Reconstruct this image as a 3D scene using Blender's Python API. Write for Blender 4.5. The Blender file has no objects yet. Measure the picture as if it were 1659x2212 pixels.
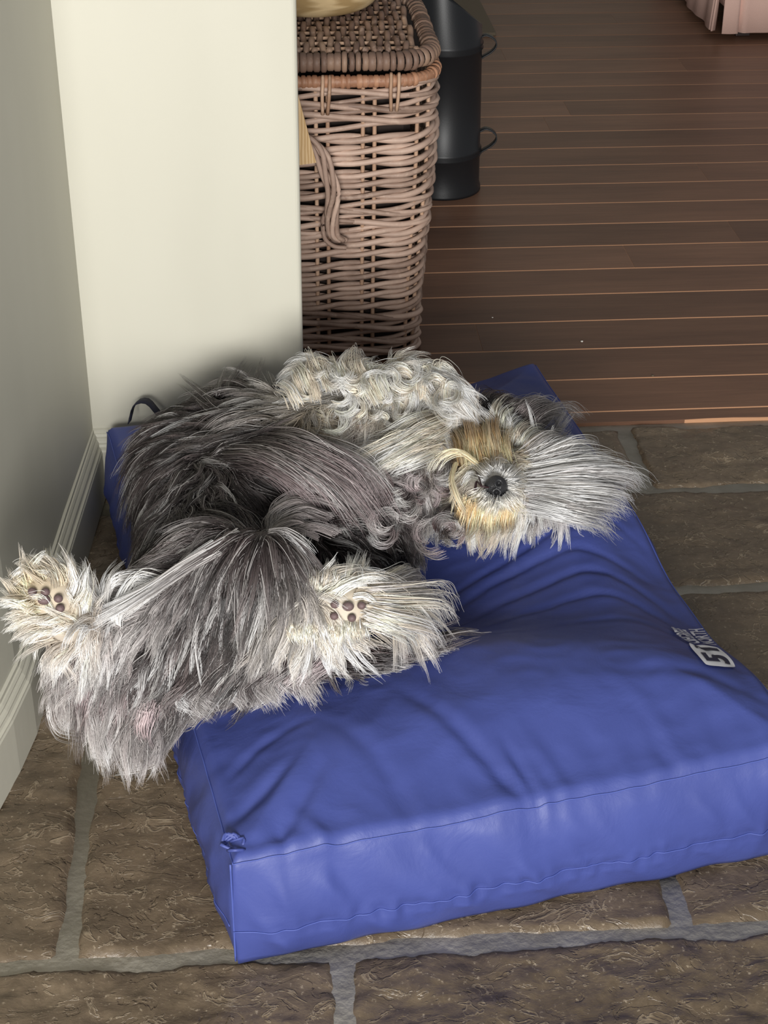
import bpy, bmesh, math, random
import numpy as np
from mathutils import Vector, Matrix, noise as mnoise
from mathutils.bvhtree import BVHTree
C = bpy.context.scene.collection
R8 = np.random.RandomState(8); random.seed(8)
# ---------------------------------------------------------------- camera, world, light, exposure
FPX = 3500.0; TH = math.radians(31.9); ROLL = math.radians(0.6); CH = 1.5
FW = np.array([0, math.cos(TH), -math.sin(TH)]); R0 = np.array([1.0, 0, 0]); U0 = np.cross(R0, FW)
RT = math.cos(ROLL)*R0 + math.sin(ROLL)*U0; UP = -math.sin(ROLL)*R0 + math.cos(ROLL)*U0
cam = bpy.data.cameras.new('camera'); camo = bpy.data.objects.new('camera', cam); C.objects.link(camo)
cam.sensor_fit = 'HORIZONTAL'; cam.sensor_width = 36; cam.lens = FPX*36/1659; cam.clip_start = .05
camo.matrix_world = Matrix(((RT[0], UP[0], -FW[0], 0), (RT[1], UP[1], -FW[1], 0), (RT[2], UP[2], -FW[2], CH), (0, 0, 0, 1)))
bpy.context.scene.camera = camo
w = bpy.data.worlds.new('world'); bpy.context.scene.world = w; w.use_nodes = True
w.node_tree.nodes['Background'].inputs[0].default_value = (.95, .97, 1.0, 1)
w.node_tree.nodes['Background'].inputs[1].default_value = .23
def area(name, loc, target, sx, sy, power, col):
    l = bpy.data.lights.new(name, 'AREA'); l.shape = 'RECTANGLE'; l.size = sx; l.size_y = sy; l.energy = power; l.color = col
    o = bpy.data.objects.new(name, l); C.objects.link(o); o.location = loc
    o.rotation_euler = (Vector(target)-Vector(loc)).to_track_quat('-Z', 'Y').to_euler(); return o
area('window_light', (.1, -2.0, 1.5), (0, 2, .15), 1.6, 1.1, 262, (1, .985, .96))
vs = bpy.context.scene.view_settings
vs.view_transform = 'Standard'; vs.look = 'None'; vs.exposure = 0.0; vs.gamma = 1; vs.use_curve_mapping = False

def P(px, py, z=0.0):
    d = (px-829.5)*RT - (py-1106)*UP + FPX*FW; t = (z-CH)/d[2]
    return np.array([0, 0, CH]) + t*d
def rayd(px, py):
    d = (px-829.5)*RT - (py-1106)*UP + FPX*FW; return d/np.linalg.norm(d)
PSI = math.radians(4.9); cP, sP = math.cos(PSI), math.sin(PSI)
def W(u, v, z=0.0): return np.array([u*cP - v*sP, u*sP + v*cP, z])
def UV(p): return p[0]*cP + p[1]*sP, -p[0]*sP + p[1]*cP
def lin(r, g, b):
    f = lambda c: (c/255/12.92) if c/255 <= .04045 else ((c/255+.055)/1.055)**2.4
    return (f(r), f(g), f(b))
# ---------------------------------------------------------------- object helpers
def empty(name, loc, label=None, cat=None, group=None, kind=None, rz=0):
    o = bpy.data.objects.new(name, None); C.objects.link(o); o.location = loc; o.rotation_euler = (0, 0, rz)
    o.empty_display_size = .05; tag(o, label, cat, group, kind); return o
def tag(o, label=None, cat=None, group=None, kind=None):
    if label: o['label'] = label
    if cat: o['category'] = cat
    if group: o['group'] = group
    if kind: o['kind'] = kind
    return o
def wmat(o):
    return o.matrix_basis.copy() if o.parent is None else wmat(o.parent) @ o.matrix_parent_inverse @ o.matrix_basis
def link(name, me, mat=None, parent=None, smooth=True):
    o = bpy.data.objects.new(name, me); C.objects.link(o)
    if mat is not None and not me.materials: me.materials.append(mat)
    if parent is not None:
        o.parent = parent
        o.matrix_parent_inverse = wmat(parent).inverted()
    if smooth and me.polygons: me.polygons.foreach_set('use_smooth', np.ones(len(me.polygons), bool))
    return o
def mesh(name, vs_, fs, mat=None, parent=None, smooth=True):
    me = bpy.data.meshes.new(name); me.from_pydata([tuple(map(float, v)) for v in vs_], [], [tuple(f) for f in fs]); me.update()
    bm = bmesh.new(); bm.from_mesh(me); bmesh.ops.recalc_face_normals(bm, faces=bm.faces); bm.to_mesh(me); bm.free()
    return link(name, me, mat, parent, smooth)
def copyobj(o, parent=None, loc=None, rot=None):
    c = o.copy(); C.objects.link(c)
    if loc is not None: c.location = loc
    if rot is not None: c.rotation_euler = rot
    return c
def tube_geo(pts, rad, ns=6, closed=False):
    pts = np.asarray(pts, float); n = len(pts); rad = np.broadcast_to(rad, (n,))
    if closed: T = np.roll(pts, -1, 0)-np.roll(pts, 1, 0)
    else: T = np.gradient(pts, axis=0)
    T /= np.linalg.norm(T, axis=1)[:, None]+1e-12
    ref = np.array([0, 0, 1.0]) if abs(T[:, 2]).mean() < .8 else np.array([0, 1.0, 0])
    A = np.cross(T, ref); A /= np.linalg.norm(A, axis=1)[:, None]+1e-9; B = np.cross(T, A)
    V = []
    for k in range(ns):
        a = 2*math.pi*k/ns; V.append(pts + rad[:, None]*(math.cos(a)*A+math.sin(a)*B))
    V = np.stack(V, 1).reshape(-1, 3); F = []
    for i in range(n if closed else n-1):
        j = (i+1) % n
        for k in range(ns): F.append((i*ns+k, i*ns+(k+1) % ns, j*ns+(k+1) % ns, j*ns+k))
    if not closed: F.append(tuple(range(ns))[::-1]); F.append(tuple((n-1)*ns+k for k in range(ns)))
    return V, F
def tube(name, pts, rad, mat, parent=None, ns=6, closed=False):
    V, F = tube_geo(pts, rad, ns, closed); return mesh(name, V, F, mat, parent)
def join_geo(lst):
    V = []; F = []; o = 0
    for v, f in lst:
        V.append(np.asarray(v)); F += [tuple(i+o for i in q) for q in f]; o += len(v)
    return np.concatenate(V), F
def box_geo(p0, p1):
    x0, y0, z0 = p0; x1, y1, z1 = p1
    V = [(x, y, z) for x in (x0, x1) for y in (y0, y1) for z in (z0, z1)]
    F = [(0, 1, 3, 2), (4, 6, 7, 5), (0, 4, 5, 1), (2, 3, 7, 6), (0, 2, 6, 4), (1, 5, 7, 3)]
    return np.array(V, float), F
def prism_geo(poly, z0, z1):
    n = len(poly); V = [(x, y, z0) for x, y in poly]+[(x, y, z1) for x, y in poly]
    F = [tuple(range(n))[::-1], tuple(range(n, 2*n))]+[(i, (i+1) % n, n+(i+1) % n, n+i) for i in range(n)]
    return np.array(V, float), F
def catmull(pts, n):
    pts = np.asarray(pts, float); m = len(pts)
    E = np.vstack([2*pts[0]-pts[1], pts, 2*pts[-1]-pts[-2]]); out = []
    for t in np.linspace(0, m-1-1e-9, n):
        i = int(t); s = t-i; a, b, c, d = E[i], E[i+1], E[i+2], E[i+3]
        out.append(.5*((2*b)+(-a+c)*s+(2*a-5*b+4*c-d)*s*s+(-a+3*b-3*c+d)*s**3))
    return np.array(out)
# ---------------------------------------------------------------- materials
class NM:
    def __init__(s, name, rough=.6, col=(.5, .5, .5), spec=.5, metal=0):
        s.m = bpy.data.materials.new(name); s.m.use_nodes = True; s.t = s.m.node_tree; s.b = s.t.nodes['Principled BSDF']
        s.b.inputs['Roughness'].default_value = rough; s.b.inputs['Base Color'].default_value = (*col, 1)
        s.b.inputs['Specular IOR Level'].default_value = spec; s.b.inputs['Metallic'].default_value = metal
    def n(s, ty, **k):
        x = s.t.nodes.new(ty)
        for a, v in k.items():
            if a.startswith('i_'): x.inputs[a[2:].replace('_', ' ')].default_value = v
            else: setattr(x, a, v)
        return x
    def l(s, a, b): s.t.links.new(a, b)
    def noise(s, scale, detail=4, rough=.5, vec=None, stretch=None, dist=0, coord='Object'):
        tc = s.n('ShaderNodeTexCoord'); mp = s.n('ShaderNodeMapping')
        if stretch: mp.inputs['Scale'].default_value = stretch
        s.l(tc.outputs[coord], mp.inputs[0]); x = s.n('ShaderNodeTexNoise'); x.inputs['Scale'].default_value = scale
        x.inputs['Detail'].default_value = detail; x.inputs['Roughness'].default_value = rough; x.inputs['Distortion'].default_value = dist
        s.l(mp.outputs[0], x.inputs['Vector']); return x.outputs['Fac']
    def ramp(s, fac, stops):
        r = s.n('ShaderNodeValToRGB'); e = r.color_ramp.elements
        while len(e) < len(stops): e.new(.5)
        for q, (p, c) in zip(e, stops): q.position = p; q.color = (*c, 1)
        s.l(fac, r.inputs[0]); return r.outputs[0]
    def mix(s, fac, a, b, mode='MIX'):
        x = s.n('ShaderNodeMix', data_type='RGBA', blend_type=mode)
        for v, i in ((fac, 0), (a, 6), (b, 7)):
            if hasattr(v, 'links'): s.l(v, x.inputs[i])
            else: x.inputs[i].default_value = v if i == 0 else (*v, 1)
        return x.outputs[2]
    def bump(s, h, strength, dist=.002, prev=None):
        b = s.n('ShaderNodeBump'); b.inputs['Strength'].default_value = strength; b.inputs['Distance'].default_value = dist
        s.l(h, b.inputs['Height'])
        if prev is not None: s.l(prev, b.inputs['Normal'])
        return b.outputs[0]
    def base(s, c): s.l(c, s.b.inputs['Base Color'])
    def nrm(s, x): s.l(x, s.b.inputs['Normal'])
def m_paint():
    m = NM('sage_paint', .55)
    a = m.noise(3, 3, stretch=(1, 1, .25)); b = m.noise(60, 3, stretch=(1, 1, .05)); c = m.noise(40, 2)
    col = m.ramp(a, [(.3, lin(190, 187, 172)), (.7, lin(202, 199, 184))]); m.base(col)
    m.nrm(m.bump(b, .15, .001, m.bump(c, .1, .001))); return m.m
def m_plank():
    m = NM('dark_wood', .42, spec=.4)
    oi = m.n('ShaderNodeObjectInfo')
    g = m.noise(9, 6, .65, stretch=(.35, 5, 1), dist=.6); f = m.noise(60, 4, .6, stretch=(.12, 3, 1)); bl = m.noise(3, 3, .5, stretch=(.5, 1.5, 1))
    c = m.ramp(g, [(.25, lin(90, 62, 46)), (.5, lin(120, 86, 66)), (.78, lin(146, 108, 84))])
    c = m.mix(.35, c, m.ramp(f, [(.3, lin(66, 46, 36)), (.7, lin(134, 100, 78))]))
    c = m.mix(.5, c, m.ramp(bl, [(.3, lin(84, 60, 48)), (.7, lin(124, 92, 72))]))
    v = m.n('ShaderNodeMapRange'); v.inputs[3].default_value = .78; v.inputs[4].default_value = 1.18
    m.l(oi.outputs['Random'], v.inputs[0]); h = m.n('ShaderNodeHueSaturation'); m.l(v.outputs[0], h.inputs['Value']); m.l(c, h.inputs['Color'])
    m.base(h.outputs[0]); m.nrm(m.bump(f, .25, .001, m.bump(g, .15, .001))); return m.m
def m_stone(dark=0):
    m = NM('riven_stone', .36, spec=.6)
    oi = m.n('ShaderNodeObjectInfo')
    a = m.noise(5, 6, .6); b = m.noise(38, 5, .7, dist=1.2); c3 = m.noise(160, 3, .6); r = m.noise(15, 8, .66, dist=.5, stretch=(1, 1.7, 1)); fl = m.noise(19, 4, .55, dist=.9, stretch=(1, 1.5, 1))
    c = m.ramp(a, [(.3, lin(74, 62, 47)), (.55, lin(98, 84, 67)), (.75, lin(116, 102, 84))])
    c = m.mix(.4, c, m.ramp(b, [(.3, lin(66, 54, 40)), (.7, lin(128, 112, 92))]))
    c = m.mix(m.ramp(fl, [(.585, (0, 0, 0)), (.605, (.55, .55, .55)), (.625, (0, 0, 0))]), c, lin(176, 160, 136))
    c = m.mix(.35, c, m.ramp(r, [(.35, lin(70, 58, 44)), (.6, lin(112, 97, 78))]))
    c = m.mix(m.ramp(c3, [(.62, (0, 0, 0)), (.74, (.6, .6, .6))]), c, lin(180, 165, 142))
    v = m.n('ShaderNodeMapRange'); v.inputs[3].default_value = .82; v.inputs[4].default_value = 1.05
    m.l(oi.outputs['Random'], v.inputs[0]); h = m.n('ShaderNodeHueSaturation'); m.l(v.outputs[0], h.inputs['Value']); m.l(c, h.inputs['Color'])
    m.base(h.outputs[0]); 
    st = m.ramp(fl, [(.40, (0, 0, 0)), (.42, (.5, .5, .5)), (.58, (.55, .55, .55)), (.60, (1, 1, 1)), (.66, (.6, .6, .6))])
    m.nrm(m.bump(b, .3, .002, m.bump(st, .5, .005, m.bump(r, .35, .008, m.bump(c3, .25, .001))))); return m.m
def m_simple(name, col, rough, nscale=None, ns=.15, var=None, **k):
    m = NM(name, rough, col, **k)
    if var: m.base(m.ramp(m.noise(var[0], 4), [(.3, col), (.7, var[1])]))
    if nscale: m.nrm(m.bump(m.noise(nscale, 4), ns, .002))
    return m.m
def m_fabric():
    m = NM('blue_nylon', .5, lin(58, 74, 150), spec=.35)
    a = m.noise(14, 5, .55, dist=.8); b = m.noise(900, 2); d = m.noise(55, 4, .6, dist=1.0)
    m.base(m.ramp(m.noise(6, 3), [(.3, lin(56, 66, 124)), (.7, lin(63, 74, 136))]))
    m.nrm(m.bump(a, .3, .006, m.bump(b, .12, .0006, m.bump(d, .12, .002)))); return m.m
def m_wicker(name, stops, dirt=True):
    m = NM(name, .55, spec=.35); oi = m.n('ShaderNodeObjectInfo')
    a = m.noise(7, 4, .6); b = m.noise(60, 3, .6); 
    mx = m.n('ShaderNodeMath', operation='ADD'); m.l(a, mx.inputs[0]); mm = m.n('ShaderNodeMath', operation='MULTIPLY_ADD')
    m.l(oi.outputs['Random'], mm.inputs[0]); mm.inputs[1].default_value = .35; mm.inputs[2].default_value = -.17; m.l(mm.outputs[0], mx.inputs[1])
    c = m.ramp(mx.outputs[0], stops); c = m.mix(m.ramp(b, [(.55, (0, 0, 0)), (.8, (.45, .45, .45))]), c, lin(215, 190, 170))
    m.base(c); m.nrm(m.bump(b, .3, .001)); return m.m
def m_wood(name, c0, c1, wave=60, ax=(1, 1, 1)):
    m = NM(name, .6, spec=.3); tc = m.n('ShaderNodeTexCoord'); mp = m.n('ShaderNodeMapping'); mp.inputs['Scale'].default_value = ax; m.l(tc.outputs['Object'], mp.inputs[0])
    wv = m.n('ShaderNodeTexWave'); wv.inputs['Scale'].default_value = wave; wv.inputs['Distortion'].default_value = 4; wv.inputs['Detail'].default_value = 3; wv.inputs['Detail Scale'].default_value = 1.5
    m.l(mp.outputs[0], wv.inputs[0]); m.base(m.ramp(wv.outputs['Fac'], [(.1, c0), (.75, c1)])); m.nrm(m.bump(wv.outputs['Fac'], .35, .002)); return m.m
def m_hair():
    m = bpy.data.materials.new('fur'); m.use_nodes = True; t = m.node_tree; N = t.nodes; b = N['Principled BSDF']
    at = N.new('ShaderNodeAttribute'); at.attribute_name = 'tint'; at2 = N.new('ShaderNodeAttribute'); at2.attribute_name = 'tipc'
    ci = N.new('ShaderNodeHairInfo'); mx = N.new('ShaderNodeMix'); mx.data_type = 'RGBA'
    pw = N.new('ShaderNodeMath'); pw.operation = 'POWER'; pw.inputs[1].default_value = 1.7; t.links.new(ci.outputs['Intercept'], pw.inputs[0]); t.links.new(pw.outputs[0], mx.inputs[0]); t.links.new(at.outputs['Color'], mx.inputs[6]); t.links.new(at2.outputs['Color'], mx.inputs[7])
    t.links.new(mx.outputs[2], b.inputs['Base Color']); b.inputs['Roughness'].default_value = .34; b.inputs['Specular IOR Level'].default_value = .6
    tr_ = N.new('ShaderNodeBsdfTranslucent'); ms = N.new('ShaderNodeMixShader'); ms.inputs[0].default_value = .12; t.links.new(mx.outputs[2], tr_.inputs[0])
    t.links.new(b.outputs[0], ms.inputs[1]); t.links.new(tr_.outputs[0], ms.inputs[2]); t.links.new(ms.outputs[0], N['Material Output'].inputs[0])
    return m
def m_skin():
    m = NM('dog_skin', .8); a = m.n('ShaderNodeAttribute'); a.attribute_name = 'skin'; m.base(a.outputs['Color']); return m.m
M = dict(paint=m_paint(), plank=m_plank(), stone=m_stone(), fabric=m_fabric(), fur=m_hair(), skin=m_skin(),
    seam=m_simple('tan_seam', lin(196, 148, 112), .4, 80), grout=m_simple('grout', lin(168, 162, 148), .85, 90, .8, var=(20, lin(196, 190, 176))),
    thread=m_simple('seam_thread', lin(66, 80, 148), .6), badge=m_simple('badge_white', lin(240, 240, 244), .45), badge2=m_simple('badge_grey', lin(205, 205, 214), .45),
    badgeblue=m_simple('badge_ink', lin(24, 26, 60), .6),
    black=m_simple('black_metal', (.012, .013, .015), .42, 500, .06), slab=m_simple('hearth', lin(96, 84, 66), .7, 30, .3),
    wick=m_wicker('grey_wicker', [(.2, lin(118, 95, 82)), (.5, lin(172, 146, 130)), (.8, lin(206, 178, 160))]),
    stake=m_wicker('tan_cane', [(.2, lin(150, 116, 92)), (.8, lin(205, 172, 145))]),
    rimw=m_wicker('rim_cane', [(.2, lin(128, 88, 66)), (.8, lin(178, 132, 102))]),
    lidw=m_wicker('lid_cane', [(.2, lin(88, 68, 58)), (.55, lin(122, 98, 84)), (.85, lin(158, 130, 108))]),
    wood=m_wood('pale_wood', lin(172, 144, 100), lin(212, 186, 142), 9, (.4, .4, 4)), board=m_wood('oak_board', lin(196, 160, 112), lin(222, 190, 145), 9, (6, 1, 1)),
    pink=m_simple('pink_linen', lin(222, 186, 172), .9, 400, .3), backing=m_simple('pink_linen_side', lin(222, 186, 172), .9, 400, .3), foot=m_simple('dark_foot', lin(40, 26, 22), .5),
    nose=m_simple('nose_leather', (.016, .016, .018), .36, 420, .5), pad=m_simple('paw_pad', lin(96, 78, 78), .6, 300, .4), mouth=m_simple('mouth_line', lin(48, 26, 30), .5),
    eye=m_simple('eye', (.01, .007, .006), .1), crumb=m_simple('crumb', lin(235, 230, 220), .8), inside_shade=m_simple('basket_inside_shade', lin(40, 30, 25), .9), tag=m_simple('black_strap', lin(18, 20, 40), .7))
# ---------------------------------------------------------------- floor: flagstones and planks
floor = empty('floor', (0, 2, 0), 'floor of riven brown flagstones meeting dark wooden planks', kind='structure')
V, F = prism_geo([tuple(W(-1.4, -1.6)[:2]), tuple(W(2.2, -1.6)[:2]), tuple(W(2.2, 2.700)[:2]), tuple(W(-1.4, 2.700)[:2])], -.05, -.0075)
mesh('grout', V, F, M['grout'], floor)
V, F = prism_geo([tuple(W(-2.6, 2.7005)[:2]), tuple(W(3.4, 2.7005)[:2]), tuple(W(3.4, 7.2)[:2]), tuple(W(-2.6, 7.2)[:2])], -.05, -.0006)
mesh('seam_filler', V, F, M['seam'], floor)
def fbm(x, y, s, o=5, seed=0.0):
    return mnoise.fractal(Vector((x*s+seed, y*s, seed*.37)), 1.0, 2.0, o, noise_basis='PERLIN_ORIGINAL')
def flag(u0, u1, v0, v1, n=None, amp=.0035, tilt=(0, 0)):
    g = .009; sd = R8.uniform(0, 60); du, dv = u1-u0, v1-v0
    res = n if n else 40; nu = max(6, int(res*du)); nv = max(6, int(res*dv)); V = []; F = []
    for j in range(nv+1):
        for i in range(nu+1):
            s, t = i/nu, j/nv; u = u0+g+(du-2*g)*s; v = v0+g+(dv-2*g)*t
            wu = .006*fbm(v, sd, 9)+.003*fbm(v, sd, 45); wv = .006*fbm(u, sd+7, 9)+.003*fbm(u, sd+3, 45)
            u += wu*(1-2*s) + .004*fbm(v, sd+11+s*3, 14)*0; v += wv*(1-2*t)
            q = fbm(u, v, 4, 5, sd); q2 = fbm(u*1.0, v*1.5, 14, 5, sd+5)
            terr = (math.floor(q2*3.2)+min(1, ((q2*3.2) % 1)*3.0))/3.2
            z = amp*(1.1*q+1.3*terr)-.002
            e = min(s*du, (1-s)*du, t*dv, (1-t)*dv)
            if e < .012: z -= .007*(1-e/.012)**2
            if i in (0, nu) or j in (0, nv): z = -.012
            z += tilt[0]*(s-.5)+tilt[1]*(t-.5)
            if e > .012: z = max(z, -.0058)
            V.append(W(u, v, min(z, .004)))
    for j in range(nv):
        for i in range(nu): a = j*(nu+1)+i; F.append((a, a+1, a+nu+2, a+nu+1))
    mesh('flagstone', V, F, M['stone'], floor)
H = 190
for a in [(-1.3, -.62, .74, 1.40, 30), (-.62, .072, .74, 1.40, H, .0045), (.072, 1.05, .74, 1.40, H, .0055), (1.05, 2.1, .74, 1.40, 20),
          (-1.3, -.259, 1.40, 2.14, 110), (-.259, .5, 1.40, 2.14, 110), (.5, 1.4, 1.40, 2.14, 90), (1.4, 2.1, 1.4, 2.14, 20),
          (-1.3, -.1, 2.14, 2.45, 60), (-.1, .42, 2.14, 2.45, 30), (.42, 1.3, 2.14, 2.45, 140), (1.3, 2.1, 2.14, 2.45, 20),
          (-1.3, .05, 2.45, 2.69, 20), (.05, .69, 2.45, 2.69, 70), (.69, 1.5, 2.45, 2.69, 150), (1.5, 2.1, 2.45, 2.69, 20)]:
    flag(*a)
for v0, v1, cs in ((-.05, .74, (-1.3, -.4, .5, 1.4, 2.1)), (-.8, -.05, (-1.3, -.8, .1, .9, 2.1)), (-1.6, -.8, (-1.3, -.3, .6, 2.1))):
    for a, b in zip(cs, cs[1:]): flag(a, b, v0, v1, 20)
jt = {0: [.463-1.9, .463, 2.2], }
k = 0; v = 2.743
fixed = {2: .463, 5: .872, 6: 1.162, 9: 1.186, 12: .837}
def plank(u0, u1, v0, v1, wav=False):
    n = 2 if not wav else 60; g = .0024; poly = []
    for i in range(n):
        u = u0+(u1-u0)*i/(n-1); q = v0+g+(.006*fbm(u, 3.3, 3.5)+.002*fbm(u, 1.3, 20) if wav else 0)
        poly.append((u, q))
    poly += [(u1, v1-g), (u0, v1-g)]
    cx = (u0+u1)/2; cy = (v0+v1)/2; o = W(cx, cy, 0)
    V, F = prism_geo([(a-cx, b-cy) for a, b in poly], -.03, 0)
    ob = mesh('plank', V, F, M['plank'], floor, smooth=False); ob.location = o; ob.rotation_euler = (0, 0, PSI)
    ob.matrix_parent_inverse = Matrix.Translation((0, -2, 0))
    bv = ob.modifiers.new('edge', 'BEVEL'); bv.width = .0007; bv.segments = 1; bv.limit_method = 'ANGLE'
for r in range(-1, 31):
    v0 = 2.743+.1375*r; v1 = v0+.1375
    if r == -1: v0, v1 = 2.697, 2.743
    j = fixed.get(r+0, None)
    if j is None: j = -.3+((r*0.737) % 1)*2.1 if r % 3 else 2.0
    cuts = [-2.5, j-1.95, j, j+2.0, 3.3]; cuts = sorted(set([c for c in cuts if -2.5 <= c <= 3.3]))
    if r == -1: cuts = [-2.5, .3, 3.3]
    for a, b in zip(cuts, cuts[1:]):
        if b-a > .05: plank(a, b, v0, v1, r == -1)
# ---------------------------------------------------------------- walls and baseboards
BH = .127
def wall_line(pts, h, name, mat, thick, parent=None):   # pts: polyline of the visible face, thickness to the left of its travel
    poly = [tuple(p) for p in pts]; off = []
    for i, p in enumerate(pts):
        a = np.array(pts[max(i-1, 0)]); b = np.array(pts[min(i+1, len(pts)-1)]); d = (b-a)/np.linalg.norm(b-a)
        off.append((p[0]-d[1]*thick, p[1]+d[0]*thick))
    V, F = prism_geo(poly+off[::-1], -.02 if parent is None else 0, h); o = mesh(name, V, F, mat, parent, smooth=False); return o
LW = [(-.78, .2), (-.64, 1.0), (-.535, 1.62), (-.519, 1.72), (-.511, 1.80), (-.512, 2.2), (-.508, 2.6)]   # left wall face, going away from the camera
o = wall_line(LW, 2.6, 'wall_left', M['paint'], .15); tag(o, 'pale sage painted wall on the left, slightly bent', kind='structure')
ed = P(652, 960)[0]
cv = 2.506
A0 = np.array([-.512, 2.472]); A1 = A0+np.array([cP, sP])*.372
a1 = np.array([P(650, 900, .0)[0], 0])
poly = [tuple(A0), tuple(A1), tuple(A1+np.array([-sP, cP])*.24), tuple(A0+np.array([-sP, cP])*.24)]
poly[0] = (-.6, 2.472-.088*math.tan(PSI)); poly[3] = (-.6, 2.70)
V, F = prism_geo(poly, -.02, 2.6); o = mesh('wall_back', V, F, M['paint'], smooth=False); tag(o, 'pale sage painted wall end behind the dog bed', kind='structure')
bv = o.modifiers.new('edge', 'BEVEL'); bv.width = .008; bv.segments = 4; bv.limit_method = 'ANGLE'
PROF = [(0, 0), (.018, 0), (.018, .088), (.0165, .091), (.0165, .094), (.013, .096), (.0115, .100), (.0125, .104), (.0105, .107), (.0075, .110), (.0085, .114), (.006, .118), (.004, .119), (.004, .125), (0, .127)]
def skirt(name, pts, side, label):
    V = []; F = []; n = len(PROF); pts = [np.array(p, float) for p in pts]
    for i, p in enumerate(pts):
        ds = []
        if i > 0: ds.append((p-pts[i-1])/np.linalg.norm(p-pts[i-1]))
        if i < len(pts)-1: ds.append((pts[i+1]-p)/np.linalg.norm(pts[i+1]-p))
        ns = [np.array([d[1], -d[0]])*side for d in ds]; nn = sum(ns); nn = nn/np.linalg.norm(nn); nn = nn/max(.3, nn@ns[0])
        for q, z in PROF: V.append((p[0]+nn[0]*q, p[1]+nn[1]*q, z))
    for i in range(len(pts)-1):
        for k in range(n): F.append((i*n+k, i*n+(k+1) % n, (i+1)*n+(k+1) % n, (i+1)*n+k))
    F.append(tuple(range(n))); F.append(tuple((len(pts)-1)*n+k for k in range(n)))
    o = mesh(name, V, F, M['paint'], smooth=False); tag(o, label, kind='structure')
skirt('baseboard_left', [p for p in LW[:-1]]+[(-.511, 2.4725)], 1, 'moulded sage baseboard along the left wall')
skirt('baseboard_back', [(-.5095, 2.472), tuple(A1), tuple(A1+np.array([-sP, cP])*.24)], 1, 'moulded sage baseboard below the wall end')
# far walls that close the two rooms (outside the frame)
for nm, a, b in (('wall_far', W(-2.6, 7.2), W(3.4, 7.3)), ):
    V, F = prism_geo([tuple(a[:2]), tuple(W(3.4, 7.2)[:2]), tuple(b[:2]), tuple(W(-2.6, 7.3)[:2])], -.02, 2.6)
    tag(mesh(nm, V, F, M['paint'], smooth=False), 'painted wall at the far side of the wooden room', kind='structure')
# ---------------------------------------------------------------- dog bed
BO = np.array([-.17, 1.371]); BA = math.radians(16.08); BW, BL = .80, 1.115
ca, sa = math.cos(BA), math.sin(BA)
def bwid(b): return (.732+.052*min(max(b, 0), BL)/BL)/BW
def bw(a, b, z):
    a = a*bwid(b)
    return np.array([BO[0]+a*ca-b*sa, BO[1]+a*sa+b*ca, z])
def bab(p):
    x, y = p[0]-BO[0], p[1]-BO[1]; b = -x*sa+y*ca; return (x*ca+y*sa)/bwid(b), b
def sm(x, a, b): t = min(1, max(0, (x-a)/(b-a))); return t*t*(3-2*t)
FOLD = []
def fold(pts, w_, d, z=.2):
    q = catmull([bab(P(x, y, z)) for x, y in pts], 60); FOLD.append((q, w_, d))
for pts, w_, d in [
    ([(940, 1262), (1080, 1190), (1250, 1150), (1420, 1200)], .008, -.006), ([(940, 1300), (1120, 1225), (1300, 1195), (1500, 1290)], .009, -.007),
    ([(960, 1330), (1150, 1262), (1330, 1250), (1540, 1350)], .008, -.006), ([(900, 1235), (1030, 1180), (1200, 1120), (1330, 1120)], .007, -.005),
    ([(1180, 1090), (1290, 1080), (1400, 1130)], .006, -.004), ([(1000, 1375), (1200, 1320), (1400, 1330), (1600, 1440)], .010, -.006),
    ([(1330, 1480), (1480, 1475), (1659, 1500)], .012, -.004), ([(860, 1500), (980, 1580), (1120, 1680), (1215, 1745)], .012, -.008),
    ([(1080, 1590), (1150, 1670), (1205, 1740)], .008, -.006), ([(1100, 1560), (1200, 1650), (1250, 1700)], .012, .004),
    ([(480, 1660), (560, 1600), (680, 1560)], .008, -.005), ([(470, 1760), (560, 1700), (640, 1640)], .010, -.008),
    ([(490, 1800), (600, 1770), (660, 1700), (700, 1640)], .012, -.008), ([(620, 1800), (600, 1760)], .008, -.004),
    ([(640, 1800), (700, 1780), (620, 1720)], .010, .005), ([(1400, 1560), (1450, 1620), (1540, 1655)], .012, -.004),
    ([(1300, 1480), (1420, 1560), (1500, 1660)], .014, .003), ([(700, 1560), (820, 1640), (900, 1760)], .014, -.004)]: fold(pts, w_, d)
def ridged(a, b, s, sd):
    return 1-abs(mnoise.noise(Vector((a*s+sd, b*s, sd))))*2
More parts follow.
